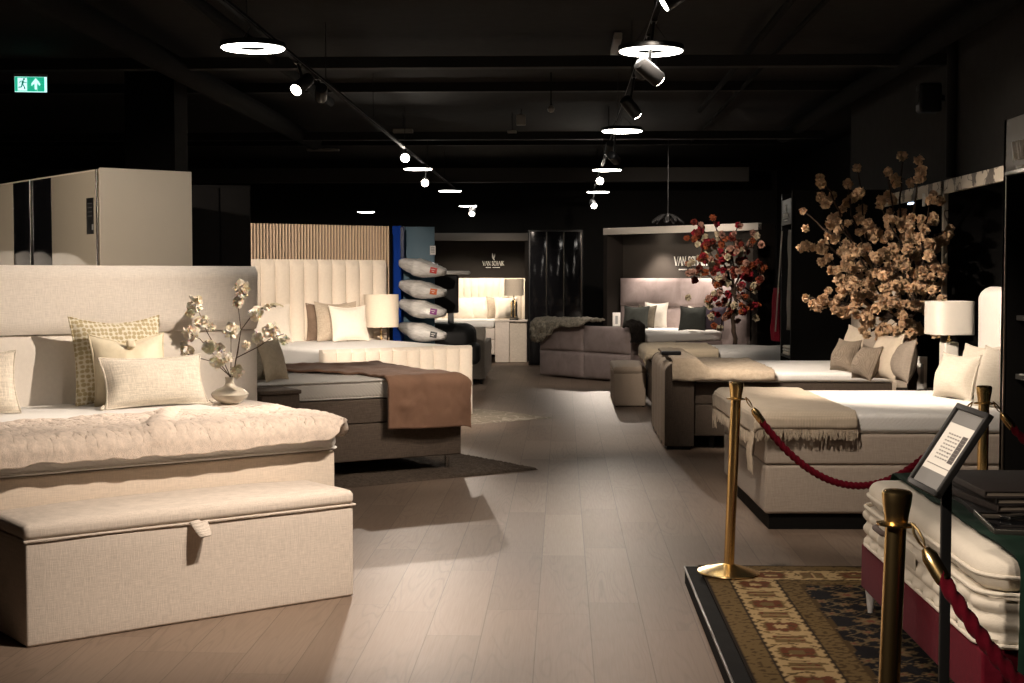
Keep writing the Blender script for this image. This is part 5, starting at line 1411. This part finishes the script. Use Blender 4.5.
o = MB().tube([(XP-.0, ys1-.05, z0_-.06), (XP-.03, ys1-.02, 1.5), (XP-.05, ys1+.05, .95)], .008, 6).build('hanging_strap', plain('ivory_strap', (.5, .46, .4), .6)); tag(o, 'thin pale strap hanging beside the ash grey blanket', 'strap')
BX = [('folded_blanket', 'pale folded blanket on the shelf under the hanging ash blanket', 'blanket', (XP+.12, YPp+.35, .765), (.26, .4, .1), OFFW), ('red_box', 'small red box below the shelf of the black partition', 'box', (XP+.10, YPp+.22, .545), (.18, .16, .1), plain('box_red', (.42, .02, .03), .5)), ('cream_box', 'small cream box below the red box on the partition', 'box', (XP+.10, YPp+.22, .42), (.16, .14, .15), plain('box_cream', (.6, .52, .4), .5))]
for nm, lab, cat, c, s, m in BX:
    t = thing(nm, lab, cat, (c[0], c[1], c[2]-s[2]/2)); 
    if nm == 'folded_blanket':
        for k in range(3): MB().box((0, 0, s[2]*(k+.5)/3), (s[0], s[1], s[2]/3-.002), .014, 3).build('fold', m, t)
    else:
        MB().box((0, 0, s[2]*.42), (s[0], s[1], s[2]*.84), .003).build('carton', m, t); MB().box((0, 0, s[2]*.86), (s[0]+.006, s[1]+.006, s[2]*.28), .003).build('lid', m, t)
t = thing('low_stand', 'black stand carrying the small red and cream boxes', 'stand', (XP+.12, YPp+.22, 0))
MB().box((0, 0, .17), (.26, .3, .33), .006).build('body', BLACKM, t); MB().box((0, 0, .337), (.28, .32, .014), .004).build('top', BLACKM, t)
xr = at(773, 310, 16.9)
hanging(16.75, 17.2, .80, at(773, 288, 16.9).z, xr.x+.04, fabric('carmine_cloth', (.22, .012, .025), 'plain', .2, .2), 'dark red cloth hanging at the back beside the black partition', 'hanging_cloth')

# ------------------------------------------------------------------ blossom trees
BARK = fabric('dark_bark', (.055, .038, .028), 'velvet', .8, .4, sheen=0)
def tree(name, label, Y, trunk, paths, bmats, r0, npp, depth, seed, rb, fill=()):
    R = random.Random(seed)
    base = at(*trunk[0], Y)
    t = thing(name, label, 'artificial tree', (base.x, base.y, 0))
    O = Vector((base.x, base.y, 0))
    tp = [Vector((0, 0, .0)), Vector((.01, 0, .25))]+[at(x, y, Y)-O for x, y in trunk]
    fine = []
    for i in range(len(tp)-1):
        for k in range(4): fine.append(tp[i].lerp(tp[i+1], k/4)+Vector((.012*math.sin(i*5+k*2), .012*math.cos(i*4+k), 0)))
    fine.append(tp[-1])
    MB().tube(fine, [lerp(r0, r0*.55, i/len(fine)) for i in range(len(fine))], 10).build('trunk', BARK, t)
    MB().lathe([(.001, 0), (.14, 0), (.17, .03), (.18, .20), (.16, .20), (.15, .16), (.001, .16)], 24).build('pot', BLACKM, t)
    blooms = []
    for k, pth in enumerate(paths):
        dy = R.uniform(-depth, depth)
        pts = [at(x, y, Y+dy*(i/(len(pth)-1))**1.1)-O for i, (x, y) in enumerate(pth)]
        pts = [fine[-1-(k % 3)]]+pts
        fp = []
        for i in range(len(pts)-1):
            for q in range(5):
                fp.append(pts[i].lerp(pts[i+1], q/5)+Vector((R.uniform(-.008, .008), R.uniform(-.008, .008), R.uniform(-.008, .008))))
        fp.append(pts[-1])
        MB().tube(fp, [lerp(r0*.38, .004, i/len(fp)) for i in range(len(fp))], 6).build('branch', BARK, t)
        n = npp(k, pth)
        for i in range(n):
            s = .30+.70*(i+.5)/n if i < n-1 else 1.0
            q = fp[min(len(fp)-1, int(s*(len(fp)-1)))]
            sp = .075*(1.15-.5*s)
            off = Vector((R.gauss(0, sp), R.gauss(0, sp*1.5), R.gauss(0, sp*.9))) if i < n-1 else Vector((0, 0, 0))
            blooms.append((q+off, R.uniform(.8, 1.2)))
            if off.length > .06 and R.random() < .5:
                MB_tw.append((q, q+off))
    for (px, py, w, hgt, n) in fill:
        for i in range(n):
            blooms.append((at(px+R.gauss(0, w), py+R.gauss(0, hgt), Y+R.gauss(0, depth*.6))-O, R.uniform(.8, 1.15)))
    g = MB()
    for a, b in MB_tw: g.tube([a, (a+b)/2+Vector((0, 0, .01)), b], .003, 5)
    if MB_tw: g.build('twigs', BARK, t)
    MB_tw.clear()
    protos = []
    for i, m in enumerate(bmats):
        for v in range(2): protos.append(bloom(rb, 34, seed*7+i*3+v, m))
    blooms.sort(key=lambda b: b[0].y-b[1]*.2)
    rest = [MB() for _ in bmats]; used = set()
    mesh_r = {}
    for i, (q, s) in enumerate(blooms):
        k = R.randrange(len(protos)); e = Euler((R.uniform(0, 6), R.uniform(0, 6), R.uniform(0, 6)))
        if i < 98:
            o = protos[k] if k not in used else protos[k].copy()
            if k in used: C.objects.link(o)
            used.add(k); o.parent = t
            o.location = q; o.scale = (s, s, s); o.rotation_euler = e
        else:
            me = protos[k].data; b = rest[k//2]
            b.M = Matrix.Translation(q) @ e.to_matrix().to_4x4() @ Matrix.Scale(s, 4)
            b.add([v.co for v in me.vertices], [tuple(f.vertices) for f in me.polygons])
    for k, p in enumerate(protos):
        if k not in used: bpy.data.objects.remove(p)
    allb = MB(); 
    for k, b in enumerate(rest):
        allb.m = k; allb.add(b.v, b.f)
    if allb.v:
        o = allb.build('blossoms', bmats, t, angle=180); o['kind'] = 'stuff'
    return t
MB_tw = []
PEACH = fabric('apricot_silk_bloom', (.62, .42, .255), 'plain', .2, .14, sheen=.3); PEACH2 = fabric('apricot_dull_bloom', (.55, .365, .215), 'plain', .2, .14, sheen=.3)
paths = [[(880, 285), (848, 235), (832, 195), (820, 178)], [(882, 288), (852, 215), (848, 184)], [(870, 280), (838, 240), (803, 211)], [(860, 275), (828, 245), (806, 246)], [(868, 312), (835, 300), (806, 298)],
         [(898, 270), (893, 215), (888, 172)], [(905, 280), (900, 210), (902, 156)], [(914, 265), (915, 205), (919, 160)], [(925, 275), (935, 235), (950, 229)], [(925, 300), (940, 275), (944, 268)],
         [(890, 300), (868, 245), (857, 168)], [(890, 318), (872, 330), (866, 318)], [(905, 315), (890, 335), (880, 338)], [(925, 285), (922, 240), (931, 200)], [(915, 300), (905, 250), (880, 205)], [(920, 310), (930, 300), (934, 315)], [(888, 290), (865, 265), (838, 222)], [(866, 300), (845, 270), (822, 262)], [(900, 325), (905, 330), (912, 342)], [(850, 305), (832, 306), (818, 308)]]
tree('blossom_tree', 'artificial tree thick with apricot-beige blooms between the right beds', 12.08, [(913, 392), (912, 360), (911, 335), (908, 318)], paths, [PEACH, PEACH2], .045, lambda k, p: 11, .42, 3, .047,
     fill=[(878, 290, 20, 19, 84), (910, 258, 15, 24, 40), (858, 262, 15, 19, 26), (925, 298, 11, 16, 16), (846, 214, 12, 16, 10)])
RB = [fabric('crimson_bloom', (.30, .018, .03), 'plain', .2, .2), fabric('rust_bloom', (.33, .085, .03), 'plain', .2, .2), fabric('cream_bloom', (.55, .46, .32), 'plain', .2, .12), fabric('brick_bloom', (.19, .035, .022), 'plain', .2, .2), fabric('blush_bloom', (.42, .23, .17), 'plain', .2, .15)]
rp = [[(722, 270), (700, 240), (687, 238)], [(725, 265), (705, 232), (694, 222)], [(730, 255), (718, 235), (713, 218)], [(733, 260), (735, 235), (738, 225)], [(742, 270), (750, 240), (753, 233)], [(745, 275), (758, 260), (762, 278)], [(722, 285), (700, 270), (692, 272)], [(728, 295), (715, 290), (708, 300)], [(728, 310), (722, 320), (720, 328)],
      [(738, 300), (743, 305), (744, 312)], [(740, 285), (752, 292), (758, 288)], [(730, 280), (712, 262), (700, 258)], [(744, 300), (754, 305), (756, 318)]]
tree('blossom_tree', 'artificial tree with red, rust and cream blooms before the mauve bed', 19.2, [(736, 352), (733, 325), (735, 300), (733, 285)], rp, RB, .04, lambda k, p: 7, .4, 5, .052, fill=[(722, 262, 17, 22, 62), (746, 262, 10, 20, 26), (720, 298, 12, 14, 24), (704, 247, 9, 14, 20)])

# ------------------------------------------------------------------ world and view
w = bpy.data.worlds.new('dim_room'); SC.world = w; w.use_nodes = True
w.node_tree.nodes['Background'].inputs[0].default_value = (1, .9, .78, 1); w.node_tree.nodes['Background'].inputs[1].default_value = .004
vs_ = SC.view_settings; vs_.view_transform = 'Standard'; vs_.look = 'None'; vs_.gamma = 1; vs_.use_curve_mapping = False; vs_.exposure = .55
